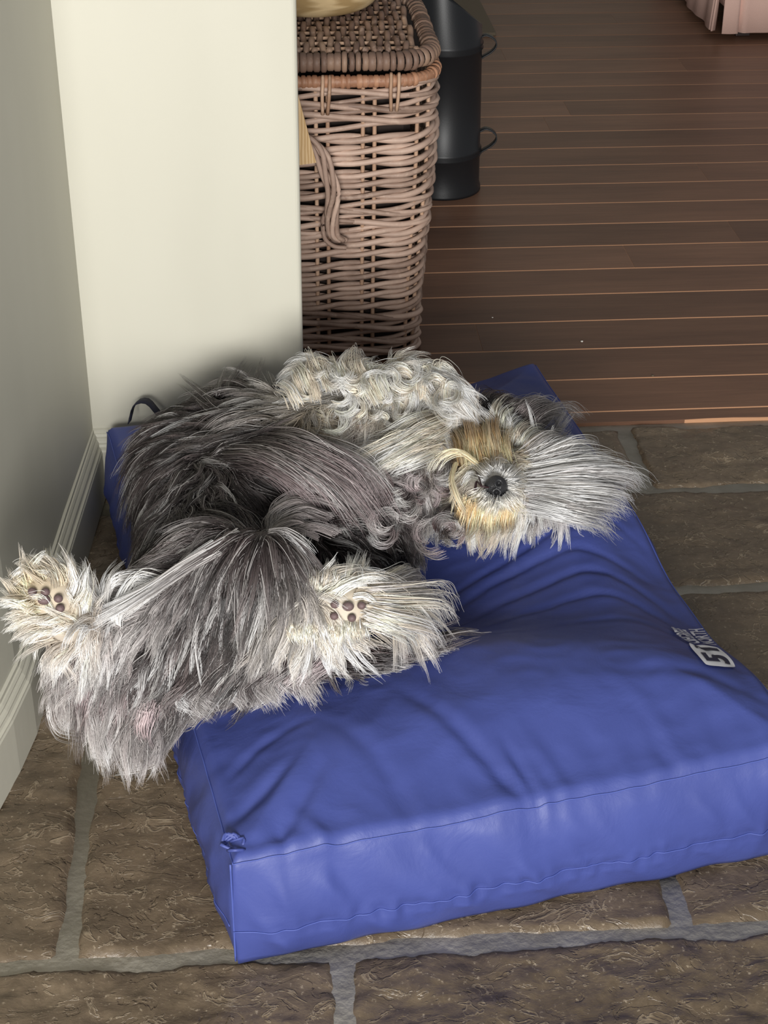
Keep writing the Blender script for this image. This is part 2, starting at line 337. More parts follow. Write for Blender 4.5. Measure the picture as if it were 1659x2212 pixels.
def bed_top(a, b, detail=True):
    d = min(a, BW-a, b, BL-b)
    z = .176+.040*sm(d, 0, .16)
    c = b-(.29-.36*(a-.34))
    z += (.014*sm(c, -.26, -.04)-(.074-.034*sm(a, .55, .74))*sm(c, -.02, .20)+.030*sm(c, .28, .5))*sm(a, .18, .42)
    z -= .050*math.exp(-(((b-.55)/.26)**2))*sm(a, -.05, .15)*(1-.9*sm(a, .3, .6))
    z -= .020*sm(b, .55, .9)*sm(BW-a, 0, .1)
    z -= .006*sm(a, .6, .8)*sm(b, .15, .5)
    if detail:
        for q, w_, dd in FOLD:
            e = (q[:, 0]-a)**2+(q[:, 1]-b)**2; i = int(e.argmin()); m_ = e[i]
            if m_ < (4*w_)**2:
                tap = math.sin(math.pi*min(1, max(0, (i+.6)/(len(q)+.2))))**.6
                z += dd*tap*(math.exp(-m_/w_**2)-.45*math.exp(-m_/(2.2*w_)**2))
        z += .003*mnoise.noise(Vector((a*9, b*9, 1.7)))+.0014*(ridged(a*.8+b*.5, b-a*.3, 22, 4)-.5)*sm(d, 0, .03)
        if b < .16 and d < .15:      # gathers that run in from the front seam
            z += .0022*mnoise.noise(Vector((a*38, b*5, 5.1)))*(1-sm(b, .02, .16))
        if a < .12: z += .002*mnoise.noise(Vector((a*5, b*34, 8.1)))*(1-sm(a, .02, .12))
    if d < .014: z -= .012*(1-d/.014)**2
    return z
LOWSEAM = [[], []]
def build_bed():
    na, nb, nh = 170, 220, 16; V = []; idx = {}; F = []
    def yclamp(p):
        # the cushion is pressed against the baseboard of the wall end
        if p[0] < A1[0]+.03:
            lim = A0[1]+(p[0]-A0[0])*math.tan(PSI)-.026
            if p[1] > lim-.05:
                e = p[1]-(lim-.05); p = p.copy(); p[1] = lim-.05+.048*(1-math.exp(-e/.05))
        if p[0] < -.47: p[0] = -.47-.012*(1-math.exp((p[0]+.47)/.012))
        return p
    for j in range(nb+1):
        for i in range(na+1):
            a, b = BW*i/na, BL*j/nb; idx[(i, j)] = len(V); V.append(yclamp(bw(a, b, bed_top(a, b))))
    for j in range(nb):
        for i in range(na): F.append((idx[i, j], idx[i+1, j], idx[i+1, j+1], idx[i, j+1]))
    ring = [(i, 0) for i in range(na)]+[(na, j) for j in range(nb)]+[(i, nb) for i in range(na, 0, -1)]+[(0, j) for j in range(nb, 0, -1)]
    prev = [idx[r] for r in ring]; zt = [V[k_][2] for k_ in prev]
    for h in range(1, nh+1):
        cur = []
        for q, (i, j) in enumerate(ring):
            a, b = BW*i/na, BL*j/nb; t = 1-h/nh; z = .002+(zt[q]-.002)*t
            out = .020*math.sin(math.pi*t)**.8
            nx = (-1 if i == 0 else 1 if i == na else 0); ny = (-1 if j == 0 else 1 if j == nb else 0)
            if nx and ny: out *= .7
            s = a if ny else b
            cz = min(1, min(s, (BW if ny else BL)-s)/.06)
            wr = .007*mnoise.noise(Vector((s*14+t*2, t*1.8, 3+nx*2+ny)))+.011*max(0, mnoise.noise(Vector((s*30+t*3.5, t*2.2, 9+nx+ny*3))))*math.sin(math.pi*t)
            if .30 < t < .50: wr += .006*mnoise.noise(Vector((s*60, t*12, 2+nx)))*(.4+.6*math.sin(math.pi*min(1, s/.8)))
            if abs(t-.375) < .035: wr -= .003*(1-abs(t-.375)/.035)      # lower seam
            out = out*(.35+.65*cz)+wr*cz
            p = bw(a+nx*out, b+ny*out, z); cur.append(len(V)); V.append(yclamp(p))
            if h == 10 and (j == 0 or i == 0): LOWSEAM[0 if j == 0 else 1].append(V[-1]+np.array(bw(nx*.001, ny*.001, 0)-bw(0, 0, 0)))
        n = len(ring)
        for q in range(n): F.append((prev[q], cur[q], cur[(q+1) % n], prev[(q+1) % n]))
        prev = cur
    F.append(tuple(prev))
    return V, F, idx, na, nb
bed = empty('dog_bed', bw(.4, .55, 0), 'large deep blue fabric dog bed cushion lying on the flagstones', 'dog bed')
V, F, idx, na, nb = build_bed()
cush = mesh('cushion_cover', V, F, M['fabric'], bed)
BV = np.array(V); BVH_BED = BVHTree.FromPolygons([tuple(v) for v in V], F)
def ed_pts(pairs, off=(0, 0, .0012)): return [BV[idx[p]]+np.array(off) for p in pairs]
tube('seam', ed_pts([(i, 0) for i in range(na+1)]), .0011, M['thread'], bed, 5)
tube('seam', ed_pts([(0, j) for j in range(nb+1)]), .0011, M['thread'], bed, 5)
tube('seam', ed_pts([(na, j) for j in range(nb+1)]), .0014, M['thread'], bed, 5)
tube('seam', [bw(-.004, -.004, .17-.0105*k_) for k_ in range(16)], .0014, M['thread'], bed, 5)
def onbed(px, py, lift=0):
    h = BVH_BED.ray_cast(Vector((0, 0, CH)), Vector(rayd(px, py)))
    return (np.array(h[0])+np.array(h[1])*lift) if h[0] is not None else P(px, py, .19)
for q in LOWSEAM: tube('seam', q, .0008, M['thread'], bed, 5)
# gathered, slightly torn corner of the cover
cn = onbed(505, 1830); 
L = []
for k_ in range(7):
    a_ = random.uniform(0, 6.28); q = cn+np.array([.010*math.cos(a_), .010*math.sin(a_), random.uniform(0, .004)])
    L.append(tube_geo(catmull([q, q+np.array([.012*math.cos(a_+1.5), .008*math.sin(a_+1.5), .006]), q+np.array([.02*math.cos(a_+2.4), .012*math.sin(a_+2.4), 0])], 7), .0022, 5))
V_, F_ = join_geo(L); mesh('corner_pucker', V_, F_, M['fabric'], bed)
# handle strap at the back left corner
sp = catmull([(-.432, 2.405, .176), (-.425, 2.43, .196), (-.405, 2.437, .199), (-.385, 2.425, .182)], 10)
V_ = []; 
for p_ in sp: V_ += [p_+np.array([-.002, -.008, 0]), p_+np.array([.002, .008, 0]), p_+np.array([.002, .008, .003]), p_+np.array([-.002, -.008, .003])]
F_ = []
for i in range(9):
    for k_ in range(4): F_.append((4*i+k_, 4*i+(k_+1) % 4, 4*i+4+(k_+1) % 4, 4*i+4+k_))
F_ += [(0, 1, 2, 3), (36, 37, 38, 39)]
tag(mesh('strap', V_, F_, M['tag'], bed), 'black strap end')
# printed badge, laid on the cover along the right edge: reads away from the camera
def lay(o2, r0, r1, s0, s1):
    """map flat (x along reading, y towards letter tops) onto the cover between four pixels"""
def glyph_mesh(name, body, size, quad, x0, x1, y0, y1, mat, lift, par):
    cu = bpy.data.curves.new(name, 'FONT'); cu.body = body; cu.size = 1; cu.offset = size
    ob = bpy.data.objects.new(name, cu); C.objects.link(ob); dg = bpy.context.evaluated_depsgraph_get()
    me = bpy.data.meshes.new_from_object(ob.evaluated_get(dg)); bpy.data.objects.remove(ob)
    bm = bmesh.new(); bm.from_mesh(me); bmesh.ops.triangulate(bm, faces=bm.faces)
    bmesh.ops.subdivide_edges(bm, edges=[e for e in bm.edges if e.calc_length() > .25], cuts=2, use_grid_fill=True); bm.to_mesh(me); bm.free()
    co = np.array([v.co[:] for v in me.vertices]); mn, mx = co.min(0), co.max(0)
    for v_, c_ in zip(me.vertices, co):
        s = x0+(x1-x0)*(c_[0]-mn[0])/(mx[0]-mn[0]); t = y0+(y1-y0)*(c_[1]-mn[1])/(mx[1]-mn[1]); v_.co = quadmap(quad, s, t, lift)
    me.materials.clear(); return link(name, me, mat, par, smooth=False)
BQ = [onbed(1593, 1447), onbed(1521, 1443), onbed(1481, 1390), onbed(1550, 1401)]   # (s0,t0) (s0,t1) (s1,t1) (s1,t0)
def quadmap(q, s, t, lift):
    p = (q[0]*(1-s)+q[3]*s)*(1-t)+(q[1]*(1-s)+q[2]*s)*t
    h = BVH_BED.ray_cast(Vector((p[0], p[1], .5)), Vector((0, 0, -1))); p = np.array(h[0]) if h[0] is not None else p
    n_ = np.array(h[1]) if h[0] is not None else np.array([0, 0, 1])
    if n_[2] < 0: n_ = -n_
    return p+n_*lift
def patch(name, par, mat, s0, s1, t0, t1, r, lift, n=12):
    V_ = []; F_ = []
    for j in range(n+1):
        for i in range(n+1):
            x, y = -1+2*i/n, -1+2*j/n; k_ = 1-r*.32*(abs(x*y)**3)
            V_.append(quadmap(BQ, (s0+s1)/2+(s1-s0)/2*x*k_, (t0+t1)/2+(t1-t0)/2*y*k_, lift))
    for j in range(n):
        for i in range(n): a = j*(n+1)+i; F_.append((a, a+1, a+n+2, a+n+1))
    return mesh(name, V_, F_, mat, par)
badge = patch('badge', bed, M['badge'], 0, 1, 0, 1, .35, .0028); tag(badge, 'white printed badge reading 51')
glyph_mesh('numerals', '51', .03, BQ, .12, .86, .12, .86, M['badgeblue'], .0036, badge)
glyph_mesh('lettering', 'DEGREES', .02, BQ, 1.07, 1.85, .54, 1.02, M['badge2'], .0036, badge)
glyph_mesh('lettering', 'NORTH', .02, BQ, 1.07, 1.85, .0, .46, M['badge2'], .0036, badge)
# ---------------------------------------------------------------- dog
def JP(x, y, z): return P(x, y, z)
def cone_geo(p0, r0, p1, r1, ns=16):
    p0, p1 = np.array(p0), np.array(p1); d = p1-p0; L_ = np.linalg.norm(d)+1e-9; d /= L_
    a = np.cross(d, [0.3, .9, .31]); a /= np.linalg.norm(a); b = np.cross(d, a); V_ = []; F_ = []; rings = []
    for t in np.linspace(-math.pi/2, 0, 6): rings.append((p0+d*r0*math.sin(t), max(r0*math.cos(t), 1e-4)))
    for t in np.linspace(0, math.pi/2, 6): rings.append((p1+d*r1*math.sin(t), max(r1*math.cos(t), 1e-4)))
    for c_, r_ in rings:
        for k_ in range(ns): an = 2*math.pi*k_/ns; V_.append(c_+r_*(math.cos(an)*a+math.sin(an)*b))
    for i in range(len(rings)-1):
        for k_ in range(ns): F_.append((i*ns+k_, i*ns+(k_+1) % ns, (i+1)*ns+(k_+1) % ns, (i+1)*ns+k_))
    F_.append(tuple(range(ns))[::-1]); F_.append(tuple((len(rings)-1)*ns+k_ for k_ in range(ns)))
    return V_, F_
J = dict(
    rump=(JP(300, 1480, .20), .075), pelvis=(JP(400, 1380, .245), .085), belly=(JP(470, 1140, .25), .098), rib=(JP(600, 1030, .26), .110),
    chest=(JP(730, 1000, .265), .105), shoulder=(JP(850, 1010, .25), .088), neck=(JP(950, 1045, .235), .062), skull=(JP(1120, 1048, .235), .062), brow=(JP(1150, 1048, .24), .05),
    cheekA=(JP(1060, 990, .265), .036), cheekB=(JP(1050, 1100, .26), .036),
    muz=(JP(1070, 1052, .29), .040), nosep=(JP(1068, 1052, .335), .026), chin=(JP(1020, 1045, .315), .020),
    fshA=(JP(880, 940, .29), .058), felA=(JP(940, 880, .33), .050), fwrA=(JP(790, 850, .35), .040), fpaA=(JP(690, 830, .35), .038),
    fpa2=(JP(880, 830, .33), .040),
    fshB=(JP(820, 1110, .27), .050), felB=(JP(740, 1160, .29), .042), fwrB=(JP(800, 1180, .27), .030), fpaB=(JP(850, 1185, .245), .030),
    hipL=(JP(400, 1300, .27), .065), knL=(JP(470, 1195, .36), .040), hoL=(JP(210, 1370, .31), .030), hoL2=(JP(160, 1360, .345), .034), paL=(JP(105, 1290, .40), .036), 
    hipR=(JP(480, 1370, .27), .070), knR=(JP(560, 1235, .36), .058), shR=(JP(600, 1330, .32), .042), hoR=(JP(650, 1360, .30), .034), paR=(JP(745, 1318, .325), .042), toR=(JP(810, 1310, .315), .030),
    footL=(JP(205, 1425, .24), .046), tb=(JP(420, 1480, .19), .04), t1=(JP(600, 1440, .205), .022), t2=(JP(780, 1410, .205), .016), t3=(JP(900, 1400, .2), .010),
    flank=(JP(400, 1000, .225), .075), flank2=(JP(520, 930, .225), .072), rumpL=(JP(232, 1450, .20), .055))
LK = [('rump', 'pelvis'), ('pelvis', 'belly'), ('belly', 'rib'), ('rib', 'chest'), ('chest', 'shoulder'), ('shoulder', 'neck'), ('neck', 'skull'), ('skull', 'brow'), ('skull', 'muz'), ('muz', 'nosep'), ('muz', 'chin'),
      ('skull', 'cheekA'), ('skull', 'cheekB'), ('cheekA', 'muz'), ('cheekB', 'muz'),
      ('shoulder', 'fshA'), ('fshA', 'felA'), ('felA', 'fwrA'), ('fwrA', 'fpaA'), ('felA', 'fpa2'), ('shoulder', 'fshB'), ('fshB', 'felB'), ('felB', 'fwrB'), ('fwrB', 'fpaB'),
      ('pelvis', 'hipL'), ('hipL', 'knL'), ('knL', 'hoL'), ('hoL', 'hoL2'), ('hoL2', 'paL'), ('pelvis', 'hipR'), ('hipR', 'knR'), ('knR', 'shR'), ('shR', 'hoR'), ('hoR', 'paR'), ('paR', 'toR'),
      ('rump', 'tb'), ('tb', 't1'), ('t1', 't2'), ('t2', 't3'), ('belly', 'flank'), ('flank', 'flank2'), ('flank2', 'rib'), ('rump', 'rumpL'), ('rumpL', 'footL'), ('footL', 'hoL')]
V_, F_ = join_geo([cone_geo(J[a][0], J[a][1]*.9, J[b][0], J[b][1]*.9) for a, b in LK])
me = bpy.data.meshes.new('raw'); me.from_pydata([tuple(v) for v in V_], [], F_); ro = bpy.data.objects.new('raw', me); C.objects.link(ro)
rm = ro.modifiers.new('r', 'REMESH'); rm.mode = 'VOXEL'; rm.voxel_size = .007
sm_ = ro.modifiers.new('s', 'SMOOTH'); sm_.iterations = 8; sm_.factor = .6
bme = bpy.data.meshes.new_from_object(ro.evaluated_get(bpy.context.evaluated_depsgraph_get())); bpy.data.objects.remove(ro)
for v_ in bme.vertices:          # the body rests on the cushion
    h = BVH_BED.ray_cast(Vector((v_.co.x, v_.co.y, .6)), Vector((0, 0, -1)))
    if h[0] is not None and v_.co.z < h[0].z+.002: v_.co.z = h[0].z+.002
    v_.co.z = max(v_.co.z, .02); v_.co.x = max(v_.co.x, -.485)
bme.update()
dog = empty('dog', (-.1, 1.9, .18), 'shaggy grey and cream long-haired dog asleep on its back across the blue bed', 'dog')
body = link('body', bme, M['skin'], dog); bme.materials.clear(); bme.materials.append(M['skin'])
nv = len(bme.vertices); co = np.empty(nv*3); bme.vertices.foreach_get('co', co); co = co.reshape(-1, 3)
BVH = BVHTree.FromPolygons([tuple(c_) for c_ in co], [tuple(p.vertices) for p in bme.polygons])
def onbody(px, py):
    h = BVH.ray_cast(Vector((0, 0, CH)), Vector(rayd(px, py)))
    return (np.array(h[0]), np.array(h[1])) if h[0] is not None else (None, None)
COL = dict(W=(248, 245, 241), C=(248, 235, 216), G=(228, 194, 144), B=(240, 218, 180), L=(204, 199, 197), I=(168, 152, 153), M=(98, 87, 86), D=(60, 53, 53), N=(74, 58, 58), K=(42, 37, 37), S=(130, 121, 120))
for k_ in COL: COL[k_] = np.array(lin(*COL[k_]))
# combing keys: x, y, towards x, y, length (m), lift, curl, root colour, tip colour
KEYS = [
 # left flank: dark hair falling away to the left
 (640, 900, 520, 880, .09, .25, .5, 'D', 'M'), (560, 880, 430, 850, .09, .3, .4, 'D', 'M'), (480, 900, 380, 900, .08, .25, .5, 'D', 'M'), (600, 930, 480, 930, .09, .2, .5, 'D', 'S'),
 (520, 960, 380, 960, .09, .2, .6, 'D', 'S'), (420, 960, 320, 1010, .09, .2, .6, 'D', 'M'), (360, 1010, 300, 1100, .09, .15, .5, 'D', 'M'), (420, 1050, 400, 1160, .09, .1, .6, 'D', 'S'),
 (330, 1080, 330, 1180, .09, .1, .4, 'D', 'M'), (400, 1120, 420, 1200, .08, .1, .4, 'D', 'M'), (460, 1040, 430, 1140, .08, .1, .7, 'D', 'S'),
 # ribs and belly: grey hair sweeping right and down
 (500, 990, 640, 960, .10, .12, .2, 'M', 'S'), (560, 960, 700, 950, .10, .1, .2, 'M', 'I'), (620, 1000, 760, 1030, .10, .1, .2, 'M', 'I'), (700, 1000, 790, 1080, .10, .08, .2, 'M', 'I'),
 (740, 1060, 800, 1150, .10, .06, .15, 'M', 'S'), (660, 1060, 780, 1120, .10, .08, .2, 'S', 'L'), (580, 1060, 700, 1090, .10, .12, .4, 'M', 'L'), (520, 1050, 600, 1100, .09, .15, .6, 'D', 'M'),
 (480, 1100, 560, 1130, .08, .15, .7, 'D', 'S'), (600, 1120, 720, 1130, .09, .15, .7, 'S', 'L'), (680, 1130, 800, 1180, .09, .1, .4, 'S', 'L'), (620, 1160, 740, 1190, .08, .12, .5, 'D', 'S'),
 (740, 1180, 840, 1200, .07, .1, .4, 'D', 'M'), (800, 1180, 860, 1200, .05, .1, .4, 'K', 'D'), (850, 1190, 870, 1200, .04, .1, .3, 'K', 'D'), (700, 1200, 800, 1220, .06, .1, .4, 'D', 'N'),
 # cream chest, top
 (650, 930, 720, 960, .07, .15, .5, 'C', 'W'), (700, 920, 760, 980, .07, .2, .7, 'B', 'W'), (760, 960, 700, 1020, .06, .15, .5, 'I', 'W'),
 (700, 800, 640, 780, .05, .35, .4, 'W', 'W'), (650, 830, 620, 850, .05, .3, .5, 'C', 'W'), (760, 800, 820, 800, .05, .3, .8, 'C', 'W'), (740, 860, 700, 900, .05, .3, .9, 'C', 'W'), (690, 870, 680, 910, .04, .3, .7, 'W', 'W'),
 (820, 850, 800, 900, .05, .3, .9, 'C', 'W'), (880, 800, 960, 800, .05, .3, .7, 'C', 'W'), (930, 830, 1000, 850, .06, .25, .6, 'W', 'W'), (970, 880, 1000, 960, .07, .15, .5, 'C', 'W'), (880, 870, 820, 920, .06, .15, .4, 'C', 'C'),
 (900, 930, 820, 980, .09, .06, .15, 'C', 'W'), (950, 930, 880, 990, .09, .06, .15, 'C', 'W'), (850, 960, 780, 1000, .08, .08, .2, 'C', 'W'), (960, 980, 900, 1000, .07, .1, .4, 'C', 'W'),
 # throat: curly lilac grey
 (800, 1030, 830, 1070, .05, .25, 1.1, 'N', 'I'), (830, 1080, 850, 1130, .05, .25, 1.2, 'D', 'I'), (870, 1030, 900, 1000, .05, .25, 1.0, 'I', 'W'), (900, 1080, 930, 1120, .06, .25, 1.3, 'S', 'L'),
 (960, 1040, 940, 1100, .06, .2, 1.2, 'I', 'W'), (960, 1110, 950, 1180, .06, .2, 1.2, 'L', 'W'), (900, 1140, 910, 1200, .06, .2, 1.2, 'I', 'L'), (880, 1110, 870, 1160, .05, .25, 1.1, 'N', 'S'),
 (980, 1150, 960, 1190, .06, .2, 1.1, 'I', 'L'), (780, 1010, 810, 1060, .06, .2, .9, 'N', 'M'),
 # muzzle, cheeks, beard
 (1040, 990, 1000, 920, .055, .15, .25, 'G', 'B'), (1010, 1000, 960, 960, .06, .15, .3, 'G', 'B'), (1060, 950, 1000, 890, .06, .15, .3, 'G', 'B'), (1075, 1010, 1065, 960, .03, .12, .2, 'C', 'B'),
 (1000, 1040, 990, 1060, .03, .15, .4, 'W', 'B'), (1010, 1080, 985, 1110, .045, .15, .4, 'G', 'B'), (1045, 1100, 1030, 1150, .045, .12, .3, 'C', 'B'), (1080, 1100, 1080, 1140, .045, .12, .3, 'C', 'C'),
 (1020, 1130, 980, 1160, .06, .15, .4, 'B', 'C'), (1100, 1040, 1150, 1030, .03, .12, .3, 'W', 'W'), (1110, 1080, 1150, 1130, .06, .12, .3, 'C', 'W'), (1100, 1000, 1130, 950, .05, .15, .3, 'B', 'W'),
 (1140, 1040, 1240, 1030, .08, .2, .4, 'C', 'W'), (1170, 1050, 1280, 1080, .10, .15, .3, 'I', 'W'), (1160, 1000, 1250, 960, .10, .2, .3, 'W', 'W'), (1170, 1090, 1210, 1130, .08, .15, .3, 'I', 'W'),
 (1130, 1110, 1150, 1150, .07, .1, .3, 'C', 'W'), (1110, 960, 1100, 870, .10, .2, .25, 'W', 'W'), (1070, 930, 1050, 870, .09, .2, .3, 'C', 'L'),
 # right hind leg, dark thigh combed to the groin
 (500, 1180, 490, 1260, .08, .1, .15, 'N', 'D'), (540, 1190, 530, 1280, .08, .08, .12, 'D', 'S'), (590, 1220, 590, 1320, .08, .08, .12, 'N', 'M'), (620, 1280, 590, 1370, .08, .06, .12, 'N', 'N'),
 (560, 1300, 520, 1370, .08, .05, .12, 'D', 'S'), (500, 1290, 490, 1370, .08, .05, .15, 'D', 'S'), (440, 1290, 470, 1370, .07, .08, .2, 'D', 'M'), (520, 1370, 480, 1390, .06, .05, .2, 'K', 'M'),
 (600, 1350, 540, 1410, .07, .06, .2, 'D', 'M'),
 (640, 1300, 660, 1240, .05, .4, .4, 'W', 'W'), (640, 1360, 620, 1400, .05, .3, .5, 'C', 'W'), (700, 1280, 700, 1220, .05, .35, .5, 'C', 'W'), (690, 1350, 690, 1410, .06, .25, .5, 'C', 'W'),
 (760, 1280, 860, 1250, .08, .2, .4, 'C', 'W'), (760, 1345, 800, 1400, .06, .2, .4, 'C', 'W'), (800, 1300, 920, 1290, .09, .15, .3, 'B', 'L'), (820, 1320, 930, 1360, .09, .15, .3, 'C', 'L'),
 # left hind leg
 (440, 1200, 340, 1260, .07, .1, .2, 'M', 'L'), (340, 1280, 250, 1330, .08, .06, .1, 'S', 'W'), (380, 1230, 280, 1240, .07, .15, .3, 'N', 'S'), (250, 1330, 220, 1280, .05, .3, .4, 'W', 'W'),
 (180, 1340, 200, 1260, .05, .3, .4, 'C', 'W'), (150, 1300, 170, 1240, .045, .3, .3, 'C', 'W'), (110, 1270, 80, 1200, .045, .3, .3, 'B', 'W'), (75, 1290, 45, 1250, .035, .25, .3, 'B', 'C'), (110, 1320, 80, 1350, .035, .25, .4, 'C', 'W'),
 (170, 1380, 130, 1420, .05, .25, .5, 'C', 'W'), (230, 1390, 190, 1440, .05, .2, .5, 'I', 'W'), (200, 1420, 160, 1480, .06, .2, .5, 'I', 'L'), 
 # rump
 (300, 1370, 260, 1420, .05, .15, .6, 'N', 'M'), (380, 1370, 330, 1430, .06, .12, .5, 'D', 'N'), (330, 1430, 280, 1500, .07, .15, .5, 'D', 'S'), (420, 1440, 350, 1520, .09, .1, .3, 'D', 'S'), (480, 1420, 400, 1510, .10, .08, .3, 'D', 'S'),
 (240, 1480, 200, 1560, .08, .2, .5, 'M', 'L'), (180, 1480, 130, 1560, .08, .2, .5, 'I', 'W'), (150, 1440, 100, 1480, .07, .2, .5, 'D', 'S'), (300, 1530, 300, 1610, .09, .15, .5, 'S', 'L'), (380, 1520, 350, 1580, .08, .15, .6, 'N', 'S'),
 (440, 1500, 440, 1560, .07, .15, .9, 'N', 'L'), (220, 1560, 210, 1640, .08, .15, .5, 'I', 'L'),
 # tail
 (540, 1440, 480, 1530, .08, .12, .6, 'D', 'S'), (620, 1440, 580, 1520, .08, .12, .6, 'D', 'L'), (700, 1420, 700, 1490, .08, .15, .5, 'D', 'S'), (800, 1410, 860, 1440, .08, .12, .3, 'K', 'S'), (880, 1400, 960, 1400, .09, .1, .2, 'K', 'S'),
]
kb = []; kv = []; ka = []
for x, y, tx, ty, ln, lift, curl, c0, c1 in KEYS:
    p, n_ = onbody(x, y)
    if p is None: 
        p0_ = P(x, y, .26); h = BVH.find_nearest(Vector(p0_)); p = np.array(h[0])
    dep = (p-np.array([0, 0, CH]))@FW
    d = ((tx-x)*RT-(ty-y)*UP)*dep/FPX; d /= np.linalg.norm(d)+1e-9
    kb.append(p); kv.append(d); ka.append([ln, lift, curl, *COL[c0], *COL[c1]])
kb, kv, ka = np.array(kb), np.array(kv), np.array(ka)
def comb(p):
    e = ((kb-p)**2).sum(1); w_ = np.exp(-e/(2*.028**2))+1e-4*np.exp(-e/(2*.09**2))+1e-12/(e+1e-6); w_ /= w_.sum()
    return w_@kv, w_@ka
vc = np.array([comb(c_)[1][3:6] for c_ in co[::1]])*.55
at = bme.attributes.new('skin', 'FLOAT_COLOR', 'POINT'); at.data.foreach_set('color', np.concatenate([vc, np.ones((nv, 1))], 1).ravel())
# sample roots
bme.calc_loop_triangles(); tr = np.array([t.vertices[:] for t in bme.loop_triangles]); A_, B_, C_ = co[tr[:, 0]], co[tr[:, 1]], co[tr[:, 2]]
fn = np.cross(B_-A_, C_-A_); ar = np.linalg.norm(fn, axis=1)/2; fn /= (2*ar)[:, None]+1e-12
cen = (A_+B_+C_)/3
camd = np.array([0, 0, CH])-cen; camd /= np.linalg.norm(camd, axis=1)[:, None]
vis = (fn*camd).sum(1)
wgt = ar*np.where(fn[:, 2] < -.5, 0.0, np.where(vis > -.25, 1.0, .35))
NG = 7000; NS = 14; NCH = 19
ti = R8.choice(len(tr), NG, p=wgt/wgt.sum()); r1 = np.sqrt(R8.rand(NG)); r2 = R8.rand(NG)
roots = A_[ti]*(1-r1)[:, None]+B_[ti]*(r1*(1-r2))[:, None]+C_[ti]*(r1*r2)[:, None]; rn = fn[ti]
PADS = [((70, 1278), (95, 1296), (98, 1279), (126, 1293), (130, 1314)), ((723, 1306), (752, 1310), (781, 1308), (722, 1331), (760, 1335))]
nosec = J['nosep'][0]
padpos = [onbody(*q)[0] for g in PADS for q in g]; padpos = np.array([p for p in padpos if p is not None])
def clampw(p):
    if p[0] < -.485: p[0] = -.485
    if p[1] > A0[1]-.022 and p[0] < A1[0]+.02: p[1] = A0[1]-.022
    return p
guides = np.zeros((NG, NS, 3)); gc = np.zeros((NG, 6)); gl = np.zeros(NG); gcu = np.zeros(NG); keep = np.ones(NG, bool)
for g in range(NG):
    p = roots[g].copy(); n_ = rn[g]; d, a_ = comb(p)
    if np.linalg.norm(p-nosec) < .034: keep[g] = False; continue
    if len(padpos) and ((padpos-p)**2).sum(1).min() < .009**2: keep[g] = False; continue
    d = d-n_*(d@n_); nd = np.linalg.norm(d)
    d = d/nd if nd > .05 else np.array([0, -.3, -.95]); d = d-n_*(d@n_); d /= np.linalg.norm(d)+1e-9
    ln = a_[0]*R8.uniform(.65, 1.35); lift = a_[1]*R8.uniform(.2, .9); curl = a_[2]*1.1
    nv3 = mnoise.noise_vector(Vector(p*26)); nv4 = mnoise.noise_vector(Vector(p*60+9)); d = d+(.55*np.array(nv3)+.3*np.array(nv4))*(.35+.6*curl)
    side = np.cross(n_, d); ph = 7*mnoise.noise(Vector(p*20+3))+R8.normal(0, .5); fr = R8.uniform(.9, 1.3)*math.pi*(1+.6*curl); amp = curl*R8.uniform(.5, 1.1); bend = R8.normal(0, .12)
    cur = d*(1-lift)+n_*lift*1.3; cur /= np.linalg.norm(cur); guides[g, 0] = p; st = ln/(NS-1)
    clr = .002+R8.rand()**1.5*.013
    for s in range(1, NS):
        t = s/(NS-1); w1 = amp*math.cos(ph+fr*t)+bend; w2 = amp*.6*math.sin(ph*1.7+fr*t)
        dd = cur+side*w1*.9+n_*w2*.4; dd /= np.linalg.norm(dd); q = p+dd*st
        cur = cur+np.array([0, 0, -.07-.05*t]); cur /= np.linalg.norm(cur)
        h = BVH.find_nearest(Vector(q), .05)
        if h[0] is not None:
            hn = np.array(h[1]); off = (q-np.array(h[0]))@hn; cl = clr*min(1, t*3)
            if off < cl:
                q = q+hn*(cl-off)
                if t < .9: k2 = cur@hn; cur = cur-hn*min(0, k2)*.8; cur /= np.linalg.norm(cur)+1e-9
        x_, y_ = bab(q)
        if -.02 < x_ < BW+.02 and -.02 < y_ < BL+.02:
            zt_ = bed_top(min(max(x_, 0), BW), min(max(y_, 0), BL), False)+.004
            if q[2] < zt_: q[2] = zt_
        q[2] = max(q[2], .006); q = clampw(q); guides[g, s] = q; p = q
    gl[g] = ln; gcu[g] = curl
    v_ = R8.rand(); c0, c1 = a_[3:6], a_[6:9]; lum = c1.mean()
    f_ = R8.lognormal(-.04, .34)
    if lum < .35 and v_ > .84: c0 = c0*.4+COL['L']*.6; c1 = COL['W']*.95
    elif lum < .35 and v_ < .3: c0 = c0*.55; c1 = c1*.55
    gc[g, :3] = np.clip(c0*f_*(.6 if lum < .4 else .85), 0, .86); gc[g, 3:] = np.clip(c1*f_, 0, .9)  # root colour darkened to paint in shade between the locks
guides = guides[keep]; gc = gc[keep]; gl = gl[keep]; gcu = gcu[keep]; rnk = rn[keep]
